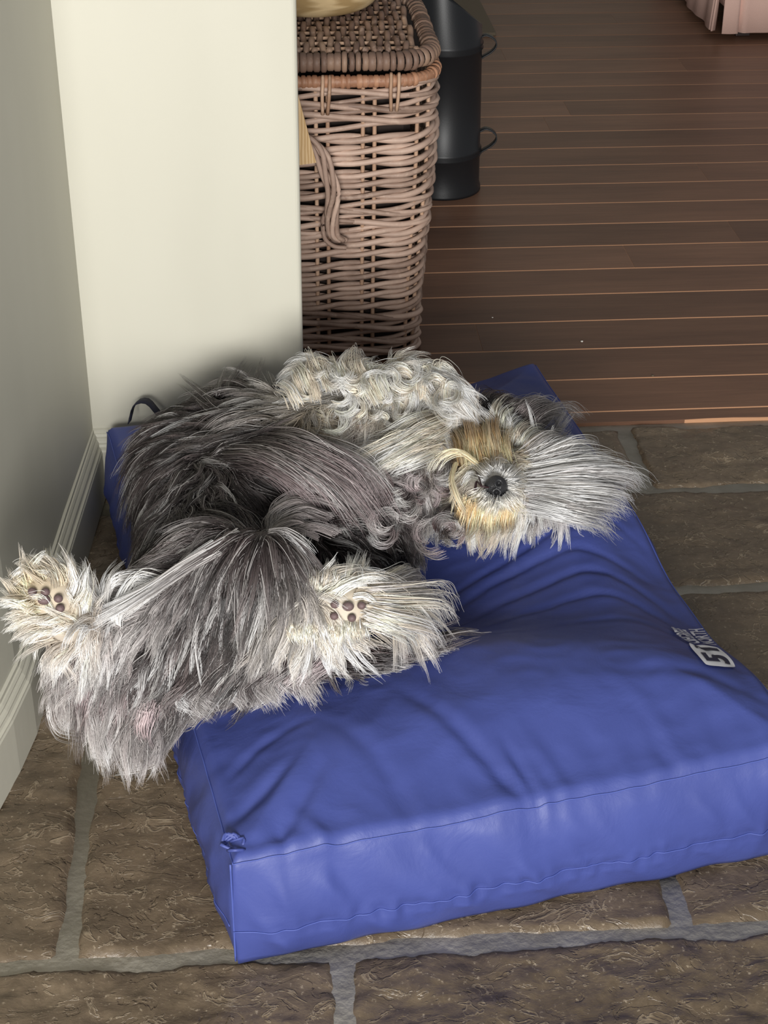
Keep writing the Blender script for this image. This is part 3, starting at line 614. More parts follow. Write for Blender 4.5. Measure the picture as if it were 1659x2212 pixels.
def children(guides, gc, nch, spread, clump, frizz, rad, gl_=None, normals=None):
    G, S, _ = guides.shape; N = G*nch
    gi = np.repeat(np.arange(G), nch); base = guides[gi]; t = np.linspace(0, 1, S)[None, :, None]
    off = R8.normal(0, 1, (N, 3))*spread
    d0 = base[:, -1]-base[:, 0]; d0 /= np.linalg.norm(d0, axis=1)[:, None]+1e-9; off -= d0*(off*d0).sum(1)[:, None]
    cl = clump*R8.uniform(.6, 1.1, (N, 1, 1)); o3 = off[:, None, :]*(1-np.clip(cl, 0, .97)*t**1.1)
    ph = R8.uniform(0, 6.28, (N, 1, 3)); fr = R8.uniform(3, 8, (N, 1, 3))
    wv = np.sin(ph+fr*t)*frizz*t*R8.uniform(.3, 1.8, (N, 1, 1))
    scl = R8.uniform(.72, 1.06, (N, 1, 1)); pts = base[:, :1]+(base-base[:, :1])*scl+o3+wv
    pts[:, :, 2] = np.maximum(pts[:, :, 2], .004)
    r = rad*R8.uniform(.6, 1.3, (N, 1))*np.clip(1.05-np.linspace(0, 1, S)[None, :]**2*.85, .12, 1)
    cols = gc[gi]*np.clip(R8.lognormal(0, .2, (N, 1)), .5, 1.7)
    sil = (R8.rand(N) < .06) & (cols[:, 3:].mean(1) < .4); cols[sil] = cols[sil]*.3+np.r_[COL['L'], COL['W']]*.7
    return pts, r, cols
def hair(name, pts, r, cols, label=None):
    N, S, _ = pts.shape; hc = bpy.data.hair_curves.new(name); hc.add_curves([S]*N)
    hc.attributes['position'].data.foreach_set('vector', pts.astype(np.float32).ravel()) if 'position' in hc.attributes else hc.position_data.foreach_set('vector', pts.astype(np.float32).ravel())
    ra = hc.attributes.get('radius') or hc.attributes.new('radius', 'FLOAT', 'POINT'); ra.data.foreach_set('value', r.astype(np.float32).ravel())
    for nm, sl in (('tint', slice(0, 3)), ('tipc', slice(3, 6))):
        a_ = hc.attributes.new(nm, 'FLOAT_COLOR', 'CURVE'); a_.data.foreach_set('color', np.concatenate([np.clip(cols[:, sl], 0, .92), np.ones((N, 1))], 1).astype(np.float32).ravel())
    hc.materials.append(M['fur']); o = bpy.data.objects.new(name, hc); C.objects.link(o); o.parent = dog
    o.matrix_parent_inverse = dog.matrix_basis.inverted(); tag(o, label, kind='stuff'); return o
pts, r, cols = children(guides, gc, NCH, .0036, .88, .0011, .00034)
hair('coat', pts, r, cols)
# locks laid by hand: waypoints (x, y, height), root width, strands, colours, curl
TUFT = []
def tuft(pts, width, n, c0, c1, frizz=.002, clump=.6, var=.25, grp='coat', rad=.0004):
    TUFT.append((pts, width, n, c0, c1, frizz, clump, var, grp, rad))
# forehead fan falling to the right
for k_ in range(34):
    a_ = k_/33; ex, ey = 1215+160*math.sin(math.pi*(.12+.72*a_)), 960+175*a_; ex += random.uniform(-40, 24); ey += random.uniform(-8, 16)
    sx, sy = 1150+random.uniform(-14, 18), 1000+95*a_; mx_, my_ = (sx+ex)/2+8, (sy+ey)/2-16+22*a_
    tuft([(sx, sy, .30), (mx_, my_-10, .315), (ex*.75+mx_*.25, ey*.7+my_*.3-6, .27), (ex, ey+12, .215)], .014, 64, 'W' if k_ % 4 else 'L', 'W', .0024, .6, .18, 'forehead_hair')
for x0, y0, x1, y1 in [(1230, 1090, 1270, 1130), (1180, 1100, 1205, 1135), (1250, 1070, 1290, 1100), (1200, 1080, 1262, 1105), (1120, 1100, 1130, 1150), (1130, 1095, 1160, 1140), (1110, 1105, 1112, 1148), (1150, 1085, 1185, 1130)]:
    tuft([(x0-18, y0-22, .29), (x0, y0, .27), ((x0+x1)/2+6, (y0+y1)/2, .24), (x1, y1, .205)], .006, 40, 'C', 'W', .0015, .8, .2, 'forehead_hair')
# ear folded up beside the head: dark roots, silver tips
for k_ in range(30):
    a_ = k_/29; sx, sy = 1015+120*a_, 930-25*math.sin(math.pi*a_)+20*a_
    ex, ey = 1050+165*a_+random.uniform(-10, 10), 850+18*a_+random.uniform(-12, 12)
    tuft([(sx, sy, .25), ((sx+ex)/2-14, (sy+ey)/2-12, .30), (ex-6, ey+8, .275), (ex+26, ey+34+random.uniform(-6, 16), .22)], .009, 55, 'K' if k_ < 14 else 'M', 'S' if k_ < 14 else 'W', .002, .6, .35, 'ear_hair')
for k_ in range(16):
    a_ = k_/15; sx, sy = 1120+50*a_, 900+70*a_; ex, ey = 1170+50*a_+random.uniform(-16, 16), 858+50*a_+random.uniform(-14, 14)
    tuft([(sx, sy, .26), ((sx+ex)/2+6, (sy+ey)/2+6, .27), (ex, ey, .26)], .006, 30, 'S', 'W', .0015, .9, .3, 'ear_hair')
for k_ in range(20):
    a_ = k_/19; sx, sy = 1070+95*a_, 930+90*a_
    tuft([(sx, sy, .285), (sx-6+22*a_, sy-42+20*a_, .31), (sx+16+34*a_, sy-70+30*a_, .29), (sx+40+50*a_, sy-62+38*a_, .24)], .008, 55, 'C', 'W', .0018, .6, .2, 'forehead_hair')
# lower ear
for k_ in range(14):
    a_ = k_/13; tuft([(1100+60*a_, 1095-10*a_, .23), (1095+70*a_, 1122-6*a_, .225), (1060+110*a_, 1140-4*a_, .21)], .007, 45, 'D', 'S' if k_ % 2 else 'K', .002, .5, .35, 'ear_hair')
# ginger beard above and below the muzzle
for k_ in range(26):
    a_ = k_/25; sx, sy = 1000+85*a_+random.uniform(-14, 14), 1008-18*a_+random.uniform(-26, 16)
    tuft([(sx, sy, .33), (sx-8, sy-38, .335), (sx-26+22*a_, sy-70, .31), (sx-40+30*a_, sy-98+10*a_, .27)], .009, 50, 'B' if k_ % 3 else 'G', 'G' if k_ % 2 else 'C', .002, .65, .15, 'beard')
for k_ in range(22):
    a_ = k_/21; sx, sy = 1005+100*a_, 1085+14*math.sin(math.pi*a_)
    tuft([(sx, sy, .315), (sx-4, sy+24, .30), (sx-10+8*a_, sy+44, .265), (sx-28+16*a_, sy+58, .22)], .008, 50, 'B' if k_ % 4 else 'G', 'C', .0014, .5, .15, 'beard')
tuft([(1030, 1000, .345), (985, 972, .355), (940, 985, .34), (915, 1015, .32)], .005, 40, 'B', 'C', .0012, .7, .1, 'beard')
tuft([(985, 1000, .34), (975, 1040, .345), (995, 1100, .33), (1030, 1150, .27)], .004, 34, 'B', 'C', .0012, .7, .1, 'beard')
for an in np.linspace(0, 2*math.pi, 44, endpoint=False):      # short hair ringed round the nose
    c_, s_ = math.cos(an), math.sin(an)
    if abs(((an-math.pi+math.pi) % (2*math.pi))-math.pi) < .3: continue
    tuft([(1072+26*c_, 1052+28*s_, .352), (1072+40*c_, 1052+42*s_, .354), (1072+(58+8*abs(s_))*c_, 1052+64*s_, .335)], .006, 44, 'W', 'C' if s_ < .2 else 'B', .0012, .3, .12, 'beard')
# white feather of the left hind leg, drawn straight
for k_ in range(18):
    o_ = random.uniform(-15, 15); ox = random.uniform(-60, 24); tuft([(490+ox, 1172-ox*.5+o_, .405), (405+ox*.5, 1222-ox*.25+o_*.8, .400), (310, 1285+o_*.7, .385), (225+random.uniform(-25, 20), 1335+o_*.6, .362)], .004, 40, 'M' if k_ % 3 == 0 else 'L', 'W', .0008, .3, .3, 'coat')
for x0, y0, x1, y1, x2, y2 in [(230, 1290, 255, 1240, 330, 1225), (215, 1300, 200, 1250, 165, 1225), (225, 1310, 235, 1250, 262, 1222), (250, 1320, 290, 1250, 350, 1262)]:
    tuft([(x0, y0+30, .34), (x0, y0, .36), (x1, y1, .385), (x2, y2, .375)], .006, 46, 'W', 'W', .0014, .6, .15)
for k_ in range(18):   # toes, left paw
    an = math.radians(150+170*k_/17); tuft([(98+22*math.cos(an), 1290+26*math.sin(an), .40), (98+40*math.cos(an)-2, 1285+52*math.sin(an), .415), (92+58*math.cos(an)+random.uniform(-6, 6), 1280+88*math.sin(an)+random.uniform(-10, 10), .415)], .006, 44, 'B', 'C', .001, .8, .12)
for k_ in range(20):   # right paw: long hair falling right
    a_ = k_/19; sy = 1262+70*a_; ex = 905+50*math.sin(math.pi*(a_*.85+.1))+random.uniform(-14, 14); ey = 1240+145*a_
    tuft([(775+25*a_, sy, .345), (845, sy-14+28*a_, .345), (ex-20, ey-14, .30), (ex, ey+20, .24)], .009, 60, 'C' if k_ % 3 else 'L', 'W' if k_ % 3 else 'L', .0018, .55, .2)
for k_ in range(22):
    a_ = k_/21; sx = 625+150*a_; tuft([(sx, 1345, .33), (sx+4, 1375, .325), (sx+8+random.uniform(-8, 14), 1402+random.uniform(-8, 10), .28)], .007, 46, 'C', 'W', .0014, .75, .15)
    tuft([(sx+12, 1290-10*a_, .345), (sx+14+random.uniform(-8, 8), 1255-12*a_, .365), (sx+18+random.uniform(-18, 20), 1222-8*a_+random.uniform(-10, 14), .36)], .007, 40, 'C', 'W', .0014, .8, .15)
# tail plume and belly fringe
for k_ in range(34):
    a_ = k_/33; sx, sy = 560+300*a_, 1445-42*a_+random.uniform(-12, 12); 
    tuft([(sx, sy, .225), (sx+36, sy+12, .225), (sx+80+10*a_, sy+18-14*a_, .215), (sx+120+24*a_, sy+random.uniform(0, 26)-16*a_, .212)], .010, 60, random.choice('DDNKM'), random.choice('SLDW'), .0022, .6, .35, 'tail_hair')
tuft([(860, 1395, .225), (920, 1405, .22), (975, 1405, .215), (1003, 1380, .22)], .004, 24, 'D', 'L', .0008, .9, .2, 'tail_hair')
for k_ in range(26):
    a_ = k_/25; sx, sy = 380+300*a_, 1490-50*a_
    tuft([(sx+40, sy-30, .245), (sx+16, sy, .24), (sx-18, sy+30, .225), (sx-6+random.uniform(-14, 20), sy+62+random.uniform(-10, 14), .212)], .009, 55, random.choice('DNMI'), random.choice('SLLW'), .0035, .7, .35)
# rump hair hanging over the bed edge
for k_ in range(46):
    a_ = random.random(); sx, sy = 160+185*a_, 1450+60*a_+random.uniform(-30, 40)
    ex, ey = sx+random.uniform(-45, 10), sy+random.uniform(90, 150)
    tuft([(sx, sy, .225), (sx-12, sy+42, .20), (ex, sy+88, .13), (ex+random.uniform(-10, 26), ey, .06)], .010, 55, random.choice('IIMS'), random.choice('WLL'), .0035, .6, .3)
tuft([(170, 1490, .2), (105, 1530, .18), (118, 1590, .14), (165, 1605, .09)], .004, 26, 'L', 'W', .0006, .9, .1)
tuft([(330, 1600, .12), (345, 1640, .08), (300, 1665, .04), (240, 1672, .01)], .004, 18, 'L', 'W', .0006, .9, .1)
for k_ in range(12): tuft([(160+random.uniform(-20, 20), 1430+k_*6, .20), (125, 1450+k_*7, .17), (98+random.uniform(-6, 10), 1470+k_*9, .12)], .007, 40, 'D', 'S', .0025, .6, .3)
# wisps on the left flank and over the wall end
for x0, y0, x1, y1, x2, y2 in [(520, 890, 460, 875, 400, 828), (500, 905, 440, 880, 405, 845), (490, 880, 500, 830, 545, 765), (530, 880, 560, 830, 585, 768), (470, 870, 470, 850, 480, 820), (600, 880, 560, 850, 520, 845),
                               (560, 900, 500, 890, 440, 895), (640, 870, 600, 845, 560, 850), (480, 940, 400, 950, 330, 960), (620, 850, 590, 840, 575, 815)]:
    tuft([(x0, y0, .30), ((x0+x1)/2, (y0+y1)/2, .32), (x1, y1, .32), (x2, y2, .31)], .009, 70, 'D', 'D', .0015, .93, .25)
# locks over ribs and chest
for k_ in range(30):
    a_ = k_/29; sx, sy = 480+140*a_, 985-40*a_+random.uniform(-10, 25)
    tuft([(sx, sy, .345), (sx+80, sy+4+10*a_, .385), (sx+170, sy+58, .375), (sx+225+20*(1-a_), sy+140+random.uniform(-20, 20), .32)], .012, 60, random.choice('MDS'), random.choice('ISL'), .0025, .45, .25)
for k_ in range(14):
    sy = 1080+7*k_; ox = random.uniform(-25, 45); tuft([(690+ox, sy-10, .355), (645+ox*.7, sy-26, .362), (592+ox*.5, sy-2, .345), (584+ox*.5, sy+34, .325), (608+ox, sy+66+random.uniform(-12, 12), .30)], .005, 38, 'S', random.choice('WL'), .002, .85, .25)
for k_ in range(24):
    a_ = k_/23; sx, sy = 965-30*a_, 905+70*a_
    sx += random.uniform(-45, 12); sy += random.uniform(-14, 18); cu_ = random.uniform(-14, 14)
    tuft([(sx, sy, .355), (sx-40, sy+14+cu_, .372), (sx-85, sy+36+cu_, .362), (sx-110+random.uniform(-34, 14), sy+56+random.uniform(-16, 12), .345)], .010, 50, 'C', 'W' if k_ % 3 else 'C', .002, .7, .15)
for k_ in range(22):
    a_ = k_/21; sx, sy = 630+190*a_, 850-30*math.sin(math.pi*a_)
    sy += random.uniform(-8, 30); j_ = random.uniform(-24, 24)
    tuft([(sx+15, sy, .385), (sx, sy-36, .395), (sx-30+60*a_+j_, sy-56+random.uniform(-12, 14), .375), (sx-14+50*a_+j_, sy-20+random.uniform(-22, 14), .35)], .009, 50, 'C', 'W', .003, .7, .15)
for k_ in range(22):
    a_ = k_/21; sx, sy = 850+110*a_, 850-16*math.sin(math.pi*a_)
    sy += random.uniform(-10, 26); sx += random.uniform(-16, 10)
    tuft([(sx, sy, .365), (sx+6, sy-42, .38), (sx+34, sy-48+28*a_, .36), (sx+50, sy-14+40*a_+random.uniform(-10, 14), .33)], .009, 50, 'C', 'W', .003, .7, .15)
for k_ in range(44):   # curls at the throat
    cx_, cy_ = random.uniform(810, 985), random.uniform(1010, 1165); rr = random.uniform(12, 30); a0 = random.uniform(0, 6.28); sg = random.choice((-1, 1))
    h_ = onbody(cx_, cy_)[0]; z0_ = (h_[2] if h_ is not None else .25)+.012
    tuft([(cx_+rr*math.cos(a0+sg*q*.7)*(1+.06*q), cy_+rr*math.sin(a0+sg*q*.7)*(1+.06*q), z0_+.006*q) for q in range(5)], .006, 36, random.choice('ISLN'), random.choice('LWI'), .002, .5, .2)
for k_ in range(46):   # curls on the folded forelegs
    cx_, cy_ = random.uniform(650, 985), random.uniform(795, 905); rr = random.uniform(12, 28); a0 = random.uniform(0, 6.28); sg = random.choice((-1, 1))
    h_ = onbody(cx_, cy_)[0]
    if h_ is None: continue
    tuft([(cx_+rr*math.cos(a0+sg*q*.65)*(1+.08*q), cy_+rr*math.sin(a0+sg*q*.65)*(1+.08*q), h_[2]+.014+.004*q) for q in range(5)], .005, 34, random.choice('CCW'), 'W', .0016, .6, .15)
T_by = {}
for tp, width, n, c0, c1, fz, cl, var, grp, rad in TUFT:
    js = R8.normal(0, 7, 2); jl = R8.uniform(.75, 1.12); m_ = len(tp)-1
    tp = [(tp[0][0]+(q[0]-tp[0][0])*(1+(jl-1)*i/m_)+js[0]*i/m_, tp[0][1]+(q[1]-tp[0][1])*(1+(jl-1)*i/m_)+js[1]*i/m_, q[2]) for i, q in enumerate(tp)]
    g = catmull([P(*q) for q in tp], NS)
    for q in g: clampw(q)
    c_ = np.concatenate([COL[c0], COL[c1]])[None]
    f_ = R8.lognormal(0, var, (3, 1)); gg = np.repeat(g[None], 3, 0)+R8.normal(0, width*.55, (3, 1, 3))*np.linspace(.6, 1, NS)[None, :, None]
    a3, b3, c3 = children(gg, np.clip(c_*f_, 0, .9), max(4, n//3), width*.5, cl, fz, rad*.95)
    T_by.setdefault(grp, []).append((a3, b3, c3))
LB = dict(coat=None, forehead_hair='long silver white hair fanned from the forehead', ear_hair='dark grey ear hair with silver tips', beard='ginger and cream hair round the muzzle', tail_hair='dark and silver tail plume')
for grp, ls in T_by.items():
    hair('coat_locks' if grp == 'coat' else grp, np.concatenate([a for a, b, c_ in ls]), np.concatenate([b for a, b, c_ in ls]), np.concatenate([c_ for a, b, c_ in ls]), LB[grp])
# nose, mouth, pads, eyes
def uvs(n=28, m=18): return [(math.pi*j/m, 2*math.pi*i/n) for j in range(m+1) for i in range(n)]
def face_frame(px, py, z):
    c_ = P(px, py, z); f_ = -rayd(px, py); r_ = RT-f_*(RT@f_); r_ /= np.linalg.norm(r_); return c_, f_, r_, np.cross(f_, r_)
def nose():
    c_, f_, r_, u_ = face_frame(1072, 1053, .355); V_ = []; n, m = 40, 26
    for j in range(m+1):
        for i in range(n):
            t, a_ = math.pi*j/m, 2*math.pi*i/n; x, y, z = math.sin(t)*math.cos(a_), math.sin(t)*math.sin(a_), math.cos(t)
            x *= 1+.10*(x < 0)*(1-abs(y)); sc = .0158
            px_, py_ = x*sc, y*sc*1.07; pz = z*.012
            if z > 0:
                for nx, ny in ((.0035, .0055), (.0005, -.0072)):
                    d2 = (px_-nx)**2+(py_-ny)**2; pz -= .007*math.exp(-d2/.0026**2)
                    pz += .0018*math.exp(-((math.sqrt(d2)-.005)/.002)**2)
                pz -= .0022*math.exp(-(py_+.0008)**2/.0008**2)*(px_ < .004)
            V_.append(c_+r_*px_+u_*py_+f_*pz)
    F_ = [(j*n+i, j*n+(i+1) % n, (j+1)*n+(i+1) % n, (j+1)*n+i) for j in range(m) for i in range(n)]
    return mesh('nose', V_, F_, M['nose'], dog)
tag(nose(), 'black leathery nose')
c_, f_, r_, u_ = face_frame(1036, 1045, .352)
def fp(px, py, z): return P(px, py, z)
tube('mouth', catmull([fp(1056, 1053, .360), fp(1040, 1050, .362), fp(1030, 1040, .358), fp(1026, 1058, .356)], 14), np.linspace(.0009, .002, 14), M['mouth'], dog, 6)
tube('mouth', catmull([fp(1040, 1049, .361), fp(1034, 1030, .357), fp(1028, 1018, .350)], 10), .0012, M['mouth'], dog, 6)
def blob(name, c_, f_, r_, u_, sx, sy, sz, mat, parent):
    n, m = 14, 9; V_ = []
    for j in range(m+1):
        for i in range(n):
            t, a_ = math.pi*j/m, 2*math.pi*i/n; V_.append(c_+r_*sx*math.sin(t)*math.cos(a_)+u_*sy*math.sin(t)*math.sin(a_)+f_*sz*math.cos(t))
    return mesh(name, V_, [(j*n+i, j*n+(i+1) % n, (j+1)*n+(i+1) % n, (j+1)*n+i) for j in range(m) for i in range(n)], mat, parent)
for g in PADS:
    for q_, (x, y) in enumerate(g):
        p, n_ = onbody(x, y)
        if p is None: continue
        c_, f_, r_, u_ = face_frame(x, y, .3); big = q_ in (1,)
        blob('paw_pad', p+f_*.006, f_, r_, u_, .0075 if big else .0055, .006 if big else .005, .006, M['pad'], dog)
for x, y in ((1150, 1015), (1150, 1085)):
    p, n_ = onbody(x, y); c_, f_, r_, u_ = face_frame(x, y, .3); blob('eye', p+f_*.001, f_, r_, u_, .006, .006, .006, M['eye'], dog)
# ---------------------------------------------------------------- wicker basket
bu0, bu1, bv0, bv1 = -.22, .318, 3.005, 3.40; RC = .055
bk = empty('wicker_basket', W(.07, 3.2, 0), 'tall grey brown wicker hamper with a lid standing behind the wall end', 'basket')
def rrect(e, n_c=9, dz=0):
    """rounded rectangle outline in u, v grown by e, with normals, resampled evenly"""
    a0, a1, c0, c1 = bu0-e, bu1+e, bv0-e, bv1+e; r_ = RC+e; P_ = []; 
    for cx_, cy_, s in ((a1-r_, c0+r_, -90), (a1-r_, c1-r_, 0), (a0+r_, c1-r_, 90), (a0+r_, c0+r_, 180)):
        for k_ in range(n_c+1): an = math.radians(s+90*k_/n_c); P_.append((cx_+r_*math.cos(an), cy_+r_*math.sin(an)))
    P_.append(P_[0]); P_ = np.array(P_); return P_
def resamp(P_, n):
    d = np.r_[0, np.cumsum(np.linalg.norm(np.diff(P_, axis=0), axis=1))]; s = np.linspace(0, d[-1], n, endpoint=False)
    return np.stack([np.interp(s, d, P_[:, 0]), np.interp(s, d, P_[:, 1])], 1), s, d[-1]
NST = 20
def taper(z): return .004+.026*sm(z, 0, .5)-.0*z
def ringpts(z, fout, fz, n=240):
    P_, s, Lp = resamp(rrect(taper(z)), n); T = np.roll(P_, -1, 0)-np.roll(P_, 1, 0); T /= np.linalg.norm(T, axis=1)[:, None]
    N_ = np.stack([T[:, 1], -T[:, 0]], 1); ph = s/Lp*NST; q = P_+N_*fout(ph)[:, None]; zz = z+fz(ph)
    return np.stack([q[:, 0]*cP-q[:, 1]*sP, q[:, 0]*sP+q[:, 1]*cP, zz], 1)
OFF = .0   # phase so that a stake pair sits where the photograph has one
def twine(z, r_=.0062, nm='weaver'):
    j1, j2 = R8.uniform(-.002, .002, 2); sd = R8.uniform(0, 100)
    for sg in (1, -1):
        rr = r_*R8.uniform(.88, 1.1)
        f1 = lambda ph, sg=sg: .0035+sg*.0058*np.cos(math.pi*(ph-.5))+.0015*np.sin(ph*math.pi*.5+sd)
        f2 = lambda ph, sg=sg: sg*.0048*np.sin(math.pi*(ph-.5))+.0022*np.sin(ph*math.pi*.3+sd)+j1
        tube(nm, ringpts(z, f1, f2), rr, M['wick'], bk, 6, True)
def wale(z0, z1, n):
    for i in range(n):
        z = z0+(z1-z0)*(i+.5)/n; sd = i*2.1
        f1 = lambda ph: .005+.0045*np.sin(2*math.pi*ph*.35+sd)
        f2 = lambda ph: .006*np.sin(2*math.pi*ph*.35+sd+1.4)+.003*np.sin(ph*math.pi*.2+i)
        tube('weaver', ringpts(z, f1, f2), .0056*R8.uniform(.85, 1.15), M['wick'], bk, 6, True)
wale(.006, .112, 12)
for z in np.arange(.122, .285, .0232): twine(z)
wale(.290, .352, 7)
for z in np.arange(.365, .500, .0232): twine(z)
wale(.500, .584, 10)
P_, s_, Lp = resamp(rrect(0), 2000)
for k_ in range(NST):       # stake pairs
    for o_ in (-.011, .011):
        si = ((k_+.5)/NST*Lp+o_) % Lp; i = int(si/Lp*2000) % 2000
        c0 = P_[i]; T = P_[(i+1) % 2000]-P_[i-1]; T /= np.linalg.norm(T); N_ = np.array([T[1], -T[0]])
        pp = []
        for z in np.linspace(.01, .585, 8): q = c0+N_*(taper(z)+.001); pp.append(W(q[0], q[1], z))
        tube('stake', pp, .0042, M['stake'], bk, 6)
P_, s_, Lp = resamp(rrect(-.012), 60); poly = [tuple(W(*q)[:2]) for q in P_]; V_, F_ = prism_geo(poly, .004, .57); mesh('backing', V_, F_, M['inside_shade'], bk, smooth=False)  # solid dark core: its colour stands in for shade behind the weave
# bound rim and lid
tube('rim', ringpts(.588, lambda ph: .004+0*ph, lambda ph: 0*ph), .0105, M['rimw'], bk, 10, True)
def wraps(z, r_, e, n, mat, parent, nm, jitter=.12):
    P_, s, Lp = resamp(rrect(taper(z)+e), n); T = np.roll(P_, -1, 0)-np.roll(P_, 1, 0); tmpl = None
    for i in range(n):
        if tmpl is None:
            a_ = np.linspace(0, 2*math.pi, 14, endpoint=False); hw = Lp/n*.5
            V_ = [];
            for x, rr in ((-hw, r_*.86), (-hw*.6, r_*1.03), (hw*.6, r_*1.03), (hw, r_*.86)):
                for q in a_: V_.append((x, rr*math.cos(q), rr*math.sin(q)))
            F_ = [(j*14+k_, j*14+(k_+1) % 14, (j+1)*14+(k_+1) % 14, (j+1)*14+k_) for j in range(3) for k_ in range(14)]
            tmpl = mesh(nm, V_, F_, mat, parent); o_ = tmpl
        else: o_ = copyobj(tmpl)
        an = math.atan2(T[i, 1], T[i, 0])+PSI; p = W(P_[i, 0], P_[i, 1], z)
        k = 1+R8.uniform(-.1, .1)
        o_.location = tuple(p); o_.rotation_euler = (0, 0, an+R8.uniform(-jitter, jitter)); o_.scale = (R8.uniform(.75, 1.1), k, k)
        o_.parent = parent; o_.matrix_parent_inverse = wmat(parent).inverted()
wraps(.588, .0118, .003, 190, M['rimw'], bk, 'rim_wrap', .03)
lid = empty('lid', W(.07, 3.2, .6)); lid.parent = bk; lid.matrix_parent_inverse = bk.matrix_basis.inverted()
lid.matrix_parent_inverse = bk.matrix_basis.inverted()
LZ = .622
wraps(LZ, .0175, -.006, 150, M['lidw'], lid, 'lid_wrap', .1)
LU0, LU1, LV0, LV1 = bu0-.01, bu1+.008, bv0-.01, bv1+.01
V_, F_ = prism_geo([tuple(W(a, b)[:2]) for a, b in ((LU0, LV0), (LU1, LV0), (LU1, LV1), (LU0, LV1))], LZ-.010, LZ+.002); mesh('lid_shade_slab', V_, F_, M['inside_shade'], lid, smooth=False)  # dark slab painting the shade between the lid strands
for i, v_ in enumerate(np.linspace(LV0+.03, LV1-.03, 11)):
    tube('lid_rod', [W(LU0+.02, v_, LZ+.012), W(LU1-.02, v_, LZ+.012)], .0035, M['stake'], lid, 6)
nu_ = 34
for i in range(nu_):
    u_c = LU0+.02+(LU1-LU0-.04)*i/(nu_-1); sp_ = (LV1-LV0-.06)/10; pp = []
    for v_ in np.linspace(LV0+.005, LV1-.005, 66):
        ph = (v_-(LV0+.03))/sp_*math.pi+(math.pi if i % 2 else 0); pp.append(W(u_c+.003*math.sin(ph*.5+i), v_, LZ+.013+.0065*math.cos(ph)))
    tube('lid_strand', pp, .0062, M['lidw'], lid, 6)
# fastening loops and the twisted carrying handle on the front
def front(px, py, out=.0):     # point on the plane of the basket front
    d = rayd(px, py); nrm = np.array([sP, -cP, 0]); p0_ = W(0, bv0-.044-out, 0); t = ((p0_-np.array([0, 0, CH]))@nrm)/(d@nrm); return np.array([0, 0, CH])+t*d
for x0, x1, y0, y1 in ((697, 712, 168, 248), (845, 862, 162, 240)):
    for dx in (0, x1-x0):
        tube('fastening', catmull([front(x0+dx, y0-4, -.006), front(x0+dx, y0+16, .008), front(x0+dx-1, (y0+y1)/2, .012), front(x0+dx*.7, y1, .006)], 12), .0034, M['stake'], bk, 6)
hp = [(540, 520), (548, 470), (552, 400), (585, 330), (620, 298), (655, 298), (690, 330), (708, 375), (720, 420), (716, 470), (722, 508), (742, 520)]
base_ = catmull([front(x, y, .010+.030*math.sin(math.pi*i/11)) for i, (x, y) in enumerate(hp)], 70)
for k_ in range(5):
    ph = k_*2*math.pi/5; tt = np.linspace(0, 1, 70); rr = .012*(.55+.45*np.sin(math.pi*tt))
    off = np.stack([rr*np.cos(ph+tt*9)*cP, rr*np.cos(ph+tt*9)*sP-rr*.7*np.sin(ph+tt*9), rr*.3*np.sin(ph+tt*9)], 1)
    tube('handle_strand', base_+off, .0052, M['wick'], bk, 6)
tube('handle_strand', catmull([front(x, y, .012) for x, y in ((706, 455), (697, 480), (702, 515), (722, 532), (748, 535))], 20), .0048, M['wick'], bk, 6)
# ---------------------------------------------------------------- things round the basket
bc = P(668, 52, LZ+.0205)+np.array([0, 0, 0])
bowl = empty('wooden_bowl', tuple(bc), 'pale wood-grained round bowl resting on the lid of the wicker hamper', 'bowl')
pr = [(.0, .0), (.09, .0), (.118, .006), (.140, .030), (.155, .065), (.165, .11), (.168, .14), (.160, .14), (.15, .09), (.13, .05), (.09, .02), (.0, .015)]
def lathe(name, prof, c_, mat, parent, n=64, fz=None):
    V_ = []; F_ = []; m = len(prof)
    for r_, z in prof:
        for k_ in range(n):
            a_ = 2*math.pi*k_/n; zz = z+(fz(a_, z) if fz else 0); V_.append((c_[0]+max(r_, 1e-4)*math.cos(a_), c_[1]+max(r_, 1e-4)*math.sin(a_), c_[2]+zz))
    for j in range(m-1):
        for k_ in range(n): F_.append((j*n+k_, j*n+(k_+1) % n, (j+1)*n+(k_+1) % n, (j+1)*n+k_))
    return mesh(name, V_, F_, mat, parent)
lathe('bowl_body', [tuple(q) for q in catmull(pr, 44)], (bc[0], bc[1]+.125, LZ+.027), M['wood'], bowl)
q4 = [front(545, 184, .085), front(640, 190, .085), front(683, 350, .085), front(505, 376, .085)]
nrm = np.array([sP, -cP, 0]); V_ = [q-nrm*.004 for q in q4]+[q+nrm*.004 for q in q4]
o = mesh('wooden_board', V_, [(0, 1, 2, 3), (7, 6, 5, 4), (0, 4, 5, 1), (1, 5, 6, 2), (2, 6, 7, 3), (3, 7, 4, 0)], M['board'], smooth=False); tag(o, 'thin pale oak board hanging between the wall end and the wicker hamper', 'board')
tb_ = o
